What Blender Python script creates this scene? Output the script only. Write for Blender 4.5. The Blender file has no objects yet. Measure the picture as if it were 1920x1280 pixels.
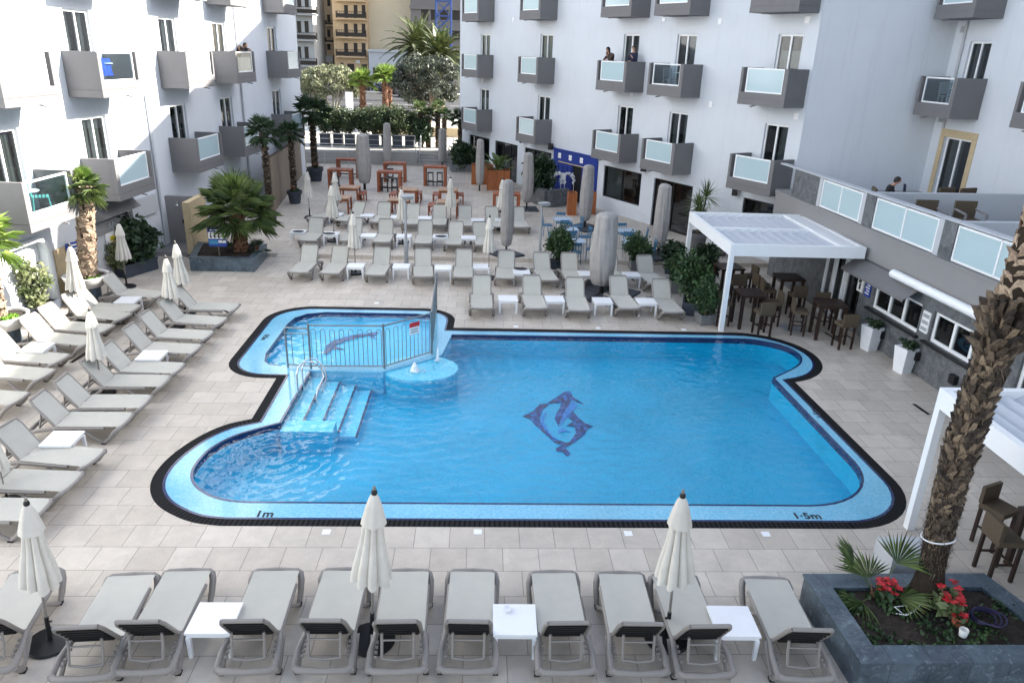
import bpy, math, random
from math import sin, cos, pi, radians as R
from mathutils import Vector as V, Matrix as M, noise as NZ
rnd = random.Random(11)
S = bpy.context.scene
COL = S.collection
ORD = ['leftmost', 'second from left', 'third from left', 'fourth from left', 'fifth from left', 'sixth from left', 'seventh from left',
       'eighth from left', 'ninth from left', 'tenth from left', 'eleventh from left', 'twelfth from left']
NTH = ['first', 'second', 'third', 'fourth', 'fifth', 'sixth', 'seventh', 'eighth', 'ninth', 'tenth', 'eleventh', 'twelfth', 'thirteenth']

# ---------------------------------------------------------------- camera geometry (measured from the photograph)
F, H = 1391., 7.5
PITCH, YAW, ROLL = R(21.4), R(2.8), R(1.95)
_r = V((cos(YAW), -sin(YAW), 0)); _fh = V((sin(YAW), cos(YAW), 0))
FW = _fh * cos(PITCH) - V((0, 0, sin(PITCH))); _u = _fh * sin(PITCH) + V((0, 0, cos(PITCH)))
XI = _r * cos(ROLL) + _u * sin(ROLL); YD = -_u * cos(ROLL) + _r * sin(ROLL)
def ray(px, py): return FW + XI * ((px - 960) / F) + YD * ((py - 640) / F)
def g(px, py, z=0.):
    """survey: the point at height z seen at a pixel of the photograph"""
    d = ray(px, py); t = (z - H) / d.z
    return V((d.x * t, d.y * t, z))
def gy(px, py, y):
    d = ray(px, py); t = y / d.y
    return V((d.x * t, y, H + d.z * t))
def zat(px, py, p):
    d = ray(px, py); k = (d.x * p[0] + d.y * p[1]) / (d.x ** 2 + d.y ** 2)
    return H + d.z * k

# ---------------------------------------------------------------- mesh builder
class MB:
    def __init__(s, T=None): s.v = []; s.f = []; s.m = []; s.mi = 0; s.T = T
    def add(s, vs, fs):
        o = len(s.v)
        for p in vs:
            p = V(p)
            s.v.append(s.T @ p if s.T else p)
        for f in fs: s.f.append([i + o for i in f]); s.m.append(s.mi)
        return s
    def box(s, x0, x1, y0, y1, z0, z1, skip=''):
        vs = [(x, y, z) for z in (z0, z1) for y in (y0, y1) for x in (x0, x1)]
        fs = {'b': (0, 2, 3, 1), 't': (4, 5, 7, 6), 'f': (0, 1, 5, 4), 'k': (2, 6, 7, 3), 'l': (0, 4, 6, 2), 'r': (1, 3, 7, 5)}
        return s.add(vs, [f for k, f in fs.items() if k not in skip])
    def cbox(s, x, y, z, w, d, h, rz=0, taper=1.):
        c, n = cos(rz), sin(rz)
        vs = []
        for k, zz in ((taper, z), (1, z + h)):
            for sx, sy in ((-1, -1), (1, -1), (1, 1), (-1, 1)):
                a, b = sx * w / 2 * k, sy * d / 2 * k
                vs.append((x + a * c - b * n, y + a * n + b * c, zz))
        return s.add(vs, [(3, 2, 1, 0), (4, 5, 6, 7), (0, 1, 5, 4), (1, 2, 6, 5), (2, 3, 7, 6), (3, 0, 4, 7)])
    def beam(s, a, b, w, h, up=(0, 0, 1)):
        a, b = V(a), V(b); d = (b - a).normalized(); up = V(up)
        if abs(d.dot(up)) > .98: up = V((0, 1, 0))
        x = d.cross(up).normalized(); z = x.cross(d)
        vs = [q + x * (sx * w / 2) + z * (sz * h / 2) for q in (a, b) for sx, sz in ((-1, -1), (1, -1), (1, 1), (-1, 1))]
        return s.add(vs, [(0, 1, 2, 3), (7, 6, 5, 4), (0, 4, 5, 1), (1, 5, 6, 2), (2, 6, 7, 3), (3, 7, 4, 0)])
    def tube(s, pts, r, n=8, cap=True, flat=1.):
        pts = [V(p) for p in pts]; k = len(pts)
        rs = r if isinstance(r, (list, tuple)) else [r] * k
        vs = []; prev = None
        for i, p in enumerate(pts):
            d = (pts[min(i + 1, k - 1)] - pts[max(i - 1, 0)]).normalized()
            if prev is None:
                up = V((0, 0, 1)) if abs(d.z) < .9 else V((0, 1, 0))
                x = d.cross(up).normalized()
            else:
                x = (prev - d * prev.dot(d)).normalized()
            prev = x; y = d.cross(x)
            for j in range(n):
                a = 2 * pi * j / n
                vs.append(p + (x * cos(a) + y * sin(a) * flat) * rs[i])
        fs = [(i * n + j, i * n + (j + 1) % n, (i + 1) * n + (j + 1) % n, (i + 1) * n + j) for i in range(k - 1) for j in range(n)]
        if cap: fs += [tuple(range(n - 1, -1, -1)), tuple((k - 1) * n + j for j in range(n))]
        return s.add(vs, fs)
    def lathe(s, prof, n=20, c=(0, 0, 0), fold=None, sx=1., sy=1.):
        vs = []
        for i, (r, z) in enumerate(prof):
            for j in range(n):
                a = 2 * pi * j / n
                q = r * (fold(a, i) if fold else 1)
                vs.append((c[0] + q * cos(a) * sx, c[1] + q * sin(a) * sy, c[2] + z))
        k = len(prof)
        fs = [(i * n + j, i * n + (j + 1) % n, (i + 1) * n + (j + 1) % n, (i + 1) * n + j) for i in range(k - 1) for j in range(n)]
        if prof[0][0] > 1e-4: fs.append(tuple(range(n - 1, -1, -1)))
        if prof[-1][0] > 1e-4: fs.append(tuple((k - 1) * n + j for j in range(n)))
        return s.add(vs, fs)
    def prism(s, poly, z0, z1, bottom=True, top=True, sides=True):
        n = len(poly)
        vs = [(p[0], p[1], z0) for p in poly] + [(p[0], p[1], z1) for p in poly]
        fs = []
        if sides: fs += [(i, (i + 1) % n, n + (i + 1) % n, n + i) for i in range(n)]
        if top: fs.append(tuple(range(n, 2 * n)))
        if bottom: fs.append(tuple(range(n - 1, -1, -1)))
        return s.add(vs, fs)
    def poly(s, pts): return s.add(pts, [tuple(range(len(pts)))])
    def grid(s, fn, nu, nv):
        vs = [fn(i / nu, j / nv) for j in range(nv + 1) for i in range(nu + 1)]
        return s.add(vs, [(j * (nu + 1) + i, j * (nu + 1) + i + 1, (j + 1) * (nu + 1) + i + 1, (j + 1) * (nu + 1) + i) for j in range(nv) for i in range(nu)])
    def build(s, name, mats, parent=None, smooth=0, loc=None):
        me = bpy.data.meshes.new(name)
        me.from_pydata([tuple(p) for p in s.v], [], s.f)
        for m in (mats if isinstance(mats, (list, tuple)) else [mats]): me.materials.append(m)
        if any(s.m): me.polygons.foreach_set('material_index', s.m)
        if smooth:
            me.polygons.foreach_set('use_smooth', [True] * len(s.f))
            me.set_sharp_from_angle(angle=R(smooth))
        me.update()
        o = bpy.data.objects.new(name, me); COL.objects.link(o)
        if parent: o.parent = parent
        if loc is not None: o.location = loc
        return o

def tag(o, label, cat, group=None, kind=None):
    if label: o['label'] = label
    if cat: o['category'] = cat
    if group: o['group'] = group
    if kind: o['kind'] = kind
    return o
def thing(name, label, cat, loc=(0, 0, 0), rz=0., group=None):
    o = bpy.data.objects.new(name, None); COL.objects.link(o)
    o.empty_display_size = .1; o.location = loc; o.rotation_euler = (0, 0, rz)
    return tag(o, label, cat, group)
KIDS = {}
def dup(root, loc, rz=0., label=None, group=None, scale=None):
    r = root.copy(); COL.objects.link(r); r.location = loc; r.rotation_euler = (0, 0, rz)
    if label: r['label'] = label
    if group: r['group'] = group
    if scale: r.scale = scale
    if root.name not in KIDS: KIDS[root.name] = [(c, list(c.children)) for c in root.children]
    for c, gc in KIDS[root.name]:
        k = c.copy(); COL.objects.link(k); k.parent = r
        for d in gc:
            e = d.copy(); COL.objects.link(e); e.parent = k
    return r
class Kind:
    """first call places the prototype itself, later calls copies of it"""
    def __init__(s, root): s.root = root; s.used = False
    def put(s, loc, rz=0., label=None, group=None, scale=None):
        if not s.used:
            s.used = True; o = s.root; o.location = loc; o.rotation_euler = (0, 0, rz)
            if label: o['label'] = label
            if group: o['group'] = group
            if scale: o.scale = scale
            s.kids = [(c, list(c.children)) for c in o.children]
            return o
        r = s.root.copy(); COL.objects.link(r); r.location = loc; r.rotation_euler = (0, 0, rz)
        if label: r['label'] = label
        if group: r['group'] = group
        r.scale = scale if scale else (1, 1, 1)
        for c, gc in s.kids:
            k = c.copy(); COL.objects.link(k); k.parent = r
            for d in gc:
                e = d.copy(); COL.objects.link(e); e.parent = k
        return r
def text_mesh(name, body, size, mat, parent=None, T=None, extrude=.003, align='CENTER'):
    cu = bpy.data.curves.new(name, 'FONT'); cu.body = body; cu.size = size; cu.extrude = extrude
    cu.offset = .006 * size / .3; cu.align_x = align; cu.align_y = 'CENTER'
    t = bpy.data.objects.new('tmp_text', cu); COL.objects.link(t)
    bpy.context.view_layer.update()
    me = bpy.data.meshes.new_from_object(t.evaluated_get(bpy.context.evaluated_depsgraph_get()))
    bpy.data.objects.remove(t); bpy.data.curves.remove(cu)
    me.name = name
    if T: me.transform(T)
    me.materials.clear(); me.materials.append(mat)
    o = bpy.data.objects.new(name, me); COL.objects.link(o)
    if parent: o.parent = parent
    return o

# ---------------------------------------------------------------- materials
class NT:
    def __init__(s, name):
        s.m = bpy.data.materials.new(name); s.m.use_nodes = True
        s.t = s.m.node_tree; s.t.nodes.clear()
    def n(s, typ, **kw):
        o = s.t.nodes.new(typ)
        for k, v in kw.items():
            if k.startswith('_'): setattr(o, k[1:], v)
            else: s.set(o, k, v)
        return o
    def set(s, o, k, v):
        key = int(k[1:]) if k[0] == 'i' and k[1:].isdigit() else k.replace('__', ' ')
        sock = o.inputs[key]
        if isinstance(v, bpy.types.NodeSocket): s.t.links.new(v, sock)
        elif isinstance(v, bpy.types.Node): s.t.links.new(v.outputs[0], sock)
        else: sock.default_value = v
    def mix(s, fac, a, b, mode='MIX'):
        o = s.n('ShaderNodeMix', _data_type='RGBA', _blend_type=mode)
        for k, v in ((0, fac), (6, a), (7, b)):
            if isinstance(v, tuple) and len(v) == 3: v = (*v, 1)
            s.set(o, 'i%d' % k, v)
        return o.outputs[2]
    def math(s, op, a, b=0.):
        o = s.n('ShaderNodeMath', _operation=op, i0=a, i1=b); return o.outputs[0]
    def ramp(s, fac, stops):
        o = s.n('ShaderNodeValToRGB', i0=fac); e = o.color_ramp.elements
        while len(e) < len(stops): e.new(.5)
        for k, (p, c) in zip(e, stops):
            k.position = p; k.color = (c, c, c, 1) if not isinstance(c, tuple) else (*c, 1)
        return o.outputs[0]
    def out(s, sh):
        o = s.n('ShaderNodeOutputMaterial'); s.t.links.new(sh if isinstance(sh, bpy.types.NodeSocket) else sh.outputs[0], o.inputs[0]); return s.m
def pm(name, base, rough=.6, var=.12, scale=4., bump=0., bscale=60., spec=.4, metal=0., rand=0., dirt=0., stretch=None, coat=0., streak=0.):
    """painted / plain surface: base colour with large soft variation, fine grain and optional bump"""
    t = NT(name); co = t.n('ShaderNodeTexCoord'); vec = co.outputs['Object']
    if stretch: vec = t.n('ShaderNodeMapping', i0=vec, Scale=stretch).outputs[0]
    n1 = t.n('ShaderNodeTexNoise', Vector=vec, Scale=scale, Detail=5., Roughness=.6)
    k = t.ramp(n1.outputs[0], [(.25, 1 - var), (.75, 1 + var * .6)])
    c = t.mix(1., (*base, 1), k, 'MULTIPLY')
    if dirt:
        n3 = t.n('ShaderNodeTexNoise', Vector=vec, Scale=scale * .35, Detail=8., Roughness=.7)
        c = t.mix(t.ramp(n3.outputs[0], [(.5, 0.), (.75, dirt)]), c, tuple(b * .45 for b in base))
    if streak:                                                               # run-off marks down a rendered wall
        n4 = t.n('ShaderNodeTexNoise', Vector=t.n('ShaderNodeMapping', i0=vec, Scale=(5., 5., .22)), Scale=1., Detail=6., Roughness=.7)
        c = t.mix(t.ramp(n4.outputs[0], [(.54, 0.), (.72, streak)]), c, tuple(b * .4 for b in base))
    if rand:
        oi = t.n('ShaderNodeObjectInfo')
        hv = t.n('ShaderNodeHueSaturation', Color=c, Value=t.math('ADD', t.math('MULTIPLY', oi.outputs['Random'], rand), 1 - rand / 2))
        c = hv.outputs[0]
    kw = {}
    p = t.n('ShaderNodeBsdfPrincipled', Base__Color=c, Roughness=rough, Metallic=metal)
    p.inputs['Specular IOR Level'].default_value = spec
    if coat: p.inputs['Coat Weight'].default_value = coat; p.inputs['Coat Roughness'].default_value = .08
    if bump:
        n2 = t.n('ShaderNodeTexNoise', Vector=vec, Scale=bscale, Detail=4.)
        b = t.n('ShaderNodeBump', Strength=bump, Distance=.02, Height=n2.outputs[0]); t.set(p, 'Normal', b)
    return t.out(p)
# ---------------------------------------------------------------- surface materials
def tile_deck():
    t = NT('deck_tiles'); pos = t.n('ShaderNodeNewGeometry').outputs['Position']
    mp = t.n('ShaderNodeMapping', i0=pos, Location=(.13, .285 + .02, 0))
    br = t.n('ShaderNodeTexBrick', Vector=mp, Color1=(.475, .420, .360, 1), Color2=(.565, .51, .445, 1), Mortar=(.26, .225, .195, 1), Scale=1.)
    br.offset = .5
    for k, v in (('Mortar Size', .007), ('Mortar Smooth', .3), ('Bias', 0.), ('Brick Width', .575), ('Row Height', .57)): br.inputs[k].default_value = v
    n1 = t.n('ShaderNodeTexNoise', Vector=pos, Scale=2.2, Detail=8., Roughness=.65, Distortion=.6)
    n2 = t.n('ShaderNodeTexNoise', Vector=pos, Scale=.35, Detail=3.)
    n3 = t.n('ShaderNodeTexNoise', Vector=pos, Scale=60., Detail=2.)
    c = t.mix(1., br.outputs[0], t.ramp(n1.outputs[0], [(.3, .84), (.7, 1.1)]), 'MULTIPLY')
    c = t.mix(1., c, t.ramp(n2.outputs[0], [(.3, .92), (.7, 1.06)]), 'MULTIPLY')
    c = t.mix(.5, c, t.mix(1., c, t.ramp(n3.outputs[0], [(.3, .8), (.7, 1.15)]), 'MULTIPLY'))
    n4 = t.n('ShaderNodeTexNoise', Vector=pos, Scale=1.1, Detail=10., Roughness=.75)
    c = t.mix(t.ramp(n4.outputs[0], [(.56, 0.), (.74, .5)]), c, (.30, .265, .235))
    n5 = t.n('ShaderNodeTexNoise', Vector=pos, Scale=5., Detail=6., Roughness=.7, Distortion=1.5)
    c = t.mix(t.ramp(n5.outputs[0], [(.60, 0.), (.68, .22)]), c, (.66, .62, .57))
    b = t.n('ShaderNodeBump', Strength=.25, Distance=.004, Height=t.math('SUBTRACT', t.math('MULTIPLY', n1.outputs[0], .4), br.outputs['Fac']))
    p = t.n('ShaderNodeBsdfPrincipled', Base__Color=c, Roughness=t.ramp(n1.outputs[0], [(.3, .42), (.7, .62)]), Normal=b)
    return t.out(p)
def mosaic(name, cols, size=.03, rough=.25, grout=None):
    t = NT(name); pos = t.n('ShaderNodeNewGeometry').outputs['Position']
    sn = t.n('ShaderNodeVectorMath', _operation='SNAP', i0=pos, i1=(size, size, size))
    wn = t.n('ShaderNodeTexWhiteNoise', Vector=sn)
    c = t.ramp(wn.outputs[0], [(i / max(1, len(cols) - 1), c) for i, c in enumerate(cols)])
    n = t.n('ShaderNodeTexNoise', Vector=pos, Scale=.6, Detail=3.)
    c = t.mix(1., c, t.ramp(n.outputs[0], [(.3, .9), (.7, 1.08)]), 'MULTIPLY')
    p = t.n('ShaderNodeBsdfPrincipled', Base__Color=c, Roughness=rough)
    return t.out(p)
def flat_fresnel(t, ior):
    """Fresnel share that is the same from both sides of a thin sheet"""
    bk = t.n('ShaderNodeNewGeometry').outputs['Backfacing']
    return t.n('ShaderNodeFresnel', IOR=t.math('ADD', t.math('MULTIPLY', bk, 1 / ior - ior), ior)).outputs[0]
def water_mat(name, tint):
    t = NT(name)
    gl = t.n('ShaderNodeBsdfGlossy', Color=(1, 1, 1, 1), Roughness=.02)
    tr = t.n('ShaderNodeBsdfTransparent', Color=(*tint, 1))
    return t.out(t.n('ShaderNodeMixShader', i0=flat_fresnel(t, 1.27), i1=tr.outputs[0], i2=gl.outputs[0]))
def glass_mat(name, tint, op, rough=.02, frost=None):
    """window glass: mirror reflection over a partly clear pane (frost: milky diffuse share)"""
    t = NT(name)
    gl = t.n('ShaderNodeBsdfGlossy', Color=(1, 1, 1, 1), Roughness=rough)
    tr = t.n('ShaderNodeBsdfTransparent', Color=(*tint, 1))
    df = t.n('ShaderNodeBsdfDiffuse', Color=(*(frost or (.02, .02, .02)), 1))
    body = t.n('ShaderNodeMixShader', i0=op, i1=tr.outputs[0], i2=df.outputs[0])
    mx = t.n('ShaderNodeMixShader', i0=flat_fresnel(t, 1.5), i1=body.outputs[0], i2=gl.outputs[0])
    return t.out(mx)
def stone_mat(name, a, b, c3, scale=2.5, rough=.45, joints=None):
    t = NT(name); co = t.n('ShaderNodeTexCoord').outputs['Object']
    n1 = t.n('ShaderNodeTexNoise', Vector=co, Scale=scale, Detail=9., Roughness=.68, Distortion=1.2)
    n2 = t.n('ShaderNodeTexNoise', Vector=co, Scale=scale * 3.3, Detail=6., Roughness=.7, Distortion=2.)
    c = t.mix(t.ramp(n1.outputs[0], [(.35, 0.), (.65, 1.)]), a, b)
    c = t.mix(t.ramp(n2.outputs[0], [(.55, 0.), (.72, .8)]), c, c3)
    if joints:
        br = t.n('ShaderNodeTexBrick', Vector=t.n('ShaderNodeMapping', i0=co, Rotation=joints[2]), Color1=(1, 1, 1, 1), Color2=(.86, .86, .86, 1), Mortar=(.45, .45, .45, 1), Scale=1.)
        br.inputs['Mortar Size'].default_value = .006; br.inputs['Brick Width'].default_value = joints[0]; br.inputs['Row Height'].default_value = joints[1]
        c = t.mix(1., c, br.outputs[0], 'MULTIPLY')
    bp = t.n('ShaderNodeBump', Strength=.35, Distance=.01, Height=n2.outputs[0])
    return t.out(t.n('ShaderNodeBsdfPrincipled', Base__Color=c, Roughness=rough, Normal=bp))
def leaf_mat(name, a, b, rough=.5, tip=None):
    t = NT(name); co = t.n('ShaderNodeTexCoord').outputs['Object']
    n1 = t.n('ShaderNodeTexNoise', Vector=co, Scale=2.3, Detail=3.)
    n2 = t.n('ShaderNodeNewGeometry')
    c = t.mix(t.ramp(n1.outputs[0], [(.35, 0.), (.65, 1.)]), a, b)
    c = t.mix(1., c, t.ramp(n2.outputs['Random Per Island'], [(0., .5), (1., 1.5)]), 'MULTIPLY')
    p = t.n('ShaderNodeBsdfPrincipled', Base__Color=c, Roughness=rough)
    tl = t.n('ShaderNodeBsdfTranslucent', Color=c)
    return t.out(t.n('ShaderNodeMixShader', i0=.18, i1=p.outputs[0], i2=tl.outputs[0]))
def planks_mat(name, a, b, w=.1, axis=0, rough=.6):
    t = NT(name); co = t.n('ShaderNodeTexCoord').outputs['Object']
    sx = t.n('ShaderNodeSeparateXYZ', i0=co).outputs[axis]
    q = t.math('DIVIDE', sx, w); fl = t.math('FLOOR', q); fr = t.math('FRACT', q)
    wn = t.n('ShaderNodeTexWhiteNoise', _noise_dimensions='1D', W=fl)
    sc = [6., 6., 6.]; sc[2 if axis != 2 else 0] = .8
    n = t.n('ShaderNodeTexNoise', Vector=t.n('ShaderNodeMapping', i0=co, Scale=tuple(sc)), Scale=4., Detail=6.)
    c = t.mix(wn.outputs[0], a, b)
    c = t.mix(1., c, t.ramp(n.outputs[0], [(.3, .75), (.7, 1.15)]), 'MULTIPLY')
    gap = t.math('LESS_THAN', fr, .07)
    c = t.mix(gap, c, tuple(x * .25 for x in a))
    return t.out(t.n('ShaderNodeBsdfPrincipled', Base__Color=c, Roughness=rough))

def island_mat(name, cols, rough=.85):
    t = NT(name); ri = t.n('ShaderNodeNewGeometry').outputs['Random Per Island']; co = t.n('ShaderNodeTexCoord').outputs['Object']
    c = t.ramp(ri, [(i / (len(cols) - 1), c) for i, c in enumerate(cols)])
    n = t.n('ShaderNodeTexNoise', Vector=co, Scale=28., Detail=4.)
    c = t.mix(1., c, t.ramp(n.outputs[0], [(.3, .55), (.7, 1.25)]), 'MULTIPLY')
    b = t.n('ShaderNodeBump', Strength=.6, Distance=.02, Height=n.outputs[0])
    return t.out(t.n('ShaderNodeBsdfPrincipled', Base__Color=c, Roughness=rough, Normal=b))
m = {}
m['deck'] = tile_deck()
m['white_wall'] = pm('white_render', (.62, .65, .695), .85, .06, .5, .15, 90., .2, dirt=.12, streak=.15)
m['soft_wall'] = pm('pale_render', (.47, .485, .51), .85, .05, .6, .15, 90., .2)
m['grey_balc'] = pm('grey_balcony_render', (.175, .172, .175), .8, .07, 1.2, .12, 90., .25, streak=.16)
m['grey_paint'] = pm('grey_paint', (.25, .245, .245), .75, .05, 1., .1, 60., .3)
m['white_paint'] = pm('white_metal_paint', (.82, .83, .84), .35, .03, 3., 0, 1, .5)
m['louvre'] = pm('louvre_paint', (.48, .51, .56), .4, .03, 3.)
m['white_plastic'] = pm('white_plastic', (.80, .81, .83), .35, .04, 6., 0, 1, .5, dirt=.06)
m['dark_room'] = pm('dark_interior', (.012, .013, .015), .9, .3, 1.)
m['curtain'] = pm('curtain_cloth', (.38, .38, .36), .9, .25, 3., stretch=(6, 6, .3))
m['blind'] = pm('drawn_blind', (.72, .68, .58), .8, .05, 3.)
m['glass'] = glass_mat('window_glass', (.75, .8, .82), .25)
m['frost'] = glass_mat('frosted_balcony_glass', (.8, .9, .92), .82, .12, (.50, .64, .68))
m['clear'] = glass_mat('clear_balcony_glass', (.8, .88, .9), .08)
m['grate'] = None
m['band'] = mosaic('overflow_band_mosaic', [(.14, .43, .63), (.18, .475, .665), (.23, .52, .70)], .03, .12)
m['line'] = mosaic('waterline_mosaic', [(.006, .012, .06), (.02, .028, .10), (.008, .03, .13)], .03, .15)
m['floor_m'] = mosaic('pool_floor_mosaic', [(.001, .285, .51), (.001, .32, .555), (.002, .355, .60)], .03, .3)
m['wall_m'] = mosaic('pool_wall_mosaic', [(.001, .35, .58), (.001, .39, .62), (.002, .43, .66)], .03, .3)
m['kid_m'] = mosaic('shallow_floor_mosaic', [(.01, .40, .70), (.02, .45, .74), (.05, .52, .80)], .03, .3)
m['step_m'] = mosaic('pool_step_mosaic', [(.07, .50, .72), (.11, .56, .77), (.18, .62, .81)], .03, .3)
m['dolph'] = mosaic('dolphin_mosaic', [(.0005, .004, .045), (.001, .012, .11), (.001, .03, .20), (.002, .12, .42)], .075, .3)
m['dolph2'] = mosaic('dolphin_belly_mosaic', [(.004, .10, .42), (.02, .24, .62)], .045, .3)
m['water'] = water_mat('pool_water', (.93, .99, 1.))
m['kidwater'] = water_mat('shallow_water', (.95, .995, 1.))
m['foam'] = pm('white_water', (.85, .9, .95), .2, .05, 20.)
m['black_iron'] = pm('black_iron', (.009, .01, .012), .55, .2, 5.)
m['base_stone'] = pm('dark_base_slab', (.045, .05, .06), .7, .15, 4., .2, 80.)
m['sling'] = pm('lounger_sling', (.475, .465, .42), .75, .06, 3., .3, 400., .3, rand=.10)
m['lframe'] = pm('lounger_frame', (.25, .23, .213), .5, .08, 4., 0, 1, .4, rand=.06)
m['under'] = pm('lounger_underside', (.012, .011, .011), .8, .2, 8.)
m['canopy'] = pm('parasol_canvas', (.60, .575, .52), .85, .14, 2.5, .25, 25., .2, rand=.08)
m['pole'] = pm('parasol_pole', (.22, .20, .18), .45, .1, 3.)
m['cover'] = pm('grey_parasol_cover', (.33, .315, .305), .8, .14, 3., .5, 9., .25, rand=.14)
m['steel'] = pm('stainless_steel', (.62, .63, .65), .22, .05, 3., metal=1.)
m['rail_teal'] = pm('pool_fence_metal', (.24, .27, .28), .35, .08, 4., metal=.6)
m['galv'] = pm('galvanised_post', (.40, .42, .44), .5, .08, 3., metal=.3)
m['stone_blue'] = stone_mat('blue_grey_marble', (.035, .055, .075), (.09, .125, .155), (.25, .31, .35), 2.2, .4)
m['stone_clad'] = stone_mat('grey_stone_cladding', (.06, .066, .072), (.15, .157, .165), (.31, .32, .32), 2.4, .6)
m['sand_stone'] = stone_mat('sand_limestone', (.46, .36, .22), (.56, .45, .28), (.38, .30, .2), 3., .8)
m['wood_red'] = planks_mat('red_brown_planks', (.24, .058, .020), (.34, .095, .034), .09, 0)
m['wood_light'] = planks_mat('weathered_table_planks', (.40, .24, .15), (.47, .30, .2), .09, 0)
m['wood_orange'] = planks_mat('orange_wood_slats', (.30, .085, .022), (.40, .13, .035), .07, 0)
m['wood_dark'] = pm('dark_stained_wood', (.028, .014, .010), .45, .2, 5., stretch=(8, 8, 1))
m['wicker'] = pm('brown_wicker', (.105, .078, .05), .7, .25, 60., .6, 150.)
m['bamboo'] = planks_mat('reed_screen', (.20, .155, .115), (.27, .215, .16), .05, 0, .8)
m['pot_dark'] = pm('slate_plastic_pot', (.045, .055, .075), .6, .12, 4.)
m['pot_grey'] = pm('stone_trough', (.16, .165, .17), .8, .12, 6., .3, 50.)
m['pot_white'] = pm('white_bowl_plaster', (.72, .71, .68), .8, .08, 3., .3, 40.)
m['soil'] = pm('garden_soil', (.035, .026, .02), .95, .5, 14., .9, 40.)
m['trunk'] = pm('palm_trunk_fibre', (.04, .03, .023), .9, .45, 7., .8, 45., .1)
m['boot'] = island_mat('palm_leaf_bases', [(.02, .015, .012), (.06, .043, .031), (.12, .088, .06), (.26, .195, .13)])
m['boot_l'] = island_mat('pale_palm_bark', [(.16, .11, .075), (.33, .245, .175), (.46, .36, .26)])
m['boot_r'] = island_mat('reddish_palm_bark', [(.07, .035, .02), (.17, .08, .048), (.28, .15, .09)])
m['bark'] = pm('tree_bark', (.16, .13, .10), .9, .35, 8., .6, 30., .1)
m['bark_pale'] = pm('pale_tree_bark', (.42, .39, .34), .9, .25, 8., .6, 30., .1)
m['palm'] = leaf_mat('fan_palm_leaf', (.05, .095, .026), (.15, .195, .065))
m['date'] = leaf_mat('date_palm_leaf', (.03, .055, .018), (.13, .15, .05))
m['palm_y'] = leaf_mat('young_palm_leaf', (.13, .22, .04), (.22, .30, .06))
m['palm_d'] = leaf_mat('dark_palm_leaf', (.018, .042, .018), (.04, .075, .03))
m['palm_dry'] = leaf_mat('dry_palm_leaf', (.25, .20, .10), (.33, .27, .14))
m['shrub'] = leaf_mat('shrub_leaf', (.018, .048, .016), (.05, .10, .03))
m['shrub_d'] = leaf_mat('dark_shrub_leaf', (.014, .034, .015), (.036, .066, .026))
m['hedge'] = leaf_mat('hedge_leaf', (.025, .05, .018), (.075, .10, .04))
m['shrub_l'] = leaf_mat('variegated_leaf', (.10, .14, .05), (.26, .28, .14))
m['olive'] = leaf_mat('olive_leaf', (.16, .18, .10), (.27, .28, .17))
m['olive_d'] = leaf_mat('dark_olive_leaf', (.030, .042, .030), (.075, .088, .062))
m['flower'] = leaf_mat('red_bract', (.45, .012, .02), (.62, .03, .04))
m['lawn'] = leaf_mat('pot_grass', (.10, .22, .02), (.16, .30, .04))
m['blue_paint'] = pm('royal_blue_paint', (.012, .035, .24), .5, .08, 3., 0, 1, .4)
m['blue_chair'] = pm('teal_blue_metal', (.05, .15, .26), .5, .1, 4.)
m['blue_table'] = pm('pale_blue_tabletop', (.36, .44, .54), .5, .06, 4.)
m['turq'] = pm('turquoise_plastic', (.16, .55, .50), .4, .04, 4.)
m['towel'] = pm('blue_towel', (.02, .09, .55), .9, .15, 9., .5, 60.)
m['rubber'] = pm('rubber_foot', (.01, .01, .01), .8)
m['black'] = pm('black_plastic', (.008, .008, .009), .5, .1, 5.)
m['sign_blue'] = pm('sign_blue', (.02, .06, .32), .5, .04, 4.)
m['sign_teal'] = pm('sign_teal', (.05, .25, .42), .5, .04, 4.)
m['sign_white'] = pm('sign_white', (.8, .8, .8), .5, .03, 4.)
m['sign_red'] = pm('sign_red', (.55, .03, .04), .5, .04, 4.)
m['sign_yellow'] = pm('sign_yellow', (.7, .55, .03), .5, .04, 4.)
m['skin'] = pm('skin', (.42, .24, .17), .55, .08, 8.)
m['hair'] = pm('dark_hair', (.015, .011, .01), .6, .2, 20.)
m['navy'] = pm('navy_cloth', (.015, .02, .05), .85, .15, 9.)
m['black_cloth'] = pm('black_cloth', (.012, .012, .014), .85, .2, 9.)
m['print_cloth'] = pm('patterned_cloth', (.10, .075, .06), .85, .8, 22.)
m['asphalt'] = pm('asphalt', (.055, .056, .06), .9, .15, 1.2, .3, 60., .3, dirt=.3)
m['pave'] = pm('street_paving', (.42, .40, .36), .85, .08, 1.5, .2, 40.)
m['concrete'] = pm('concrete', (.30, .295, .285), .85, .08, 1.2, .2, 40., dirt=.25)
m['ground'] = pm('dry_ground', (.22, .19, .15), .95, .2, .2, .3, 20.)
m['ochre'] = pm('ochre_limestone', (.64, .47, .29), .85, .12, 1.4, .2, 30., dirt=.3)
m['cream'] = pm('cream_render', (.72, .62, .44), .85, .05, .3, .1, 30.)
m['tan'] = pm('tan_limestone', (.58, .45, .31), .85, .10, 1., .2, 30., dirt=.3)
m['far_grey'] = pm('far_grey_render', (.42, .42, .41), .85, .08, 1., dirt=.2)
m['taupe'] = pm('taupe_concrete', (.21, .19, .18), .85, .06, 1.)
m['shutter'] = pm('dark_shutters', (.035, .028, .022), .6, .2, 3.)
m['crane'] = pm('blue_crane_paint', (.05, .10, .30), .5, .08, 2.)
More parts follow.
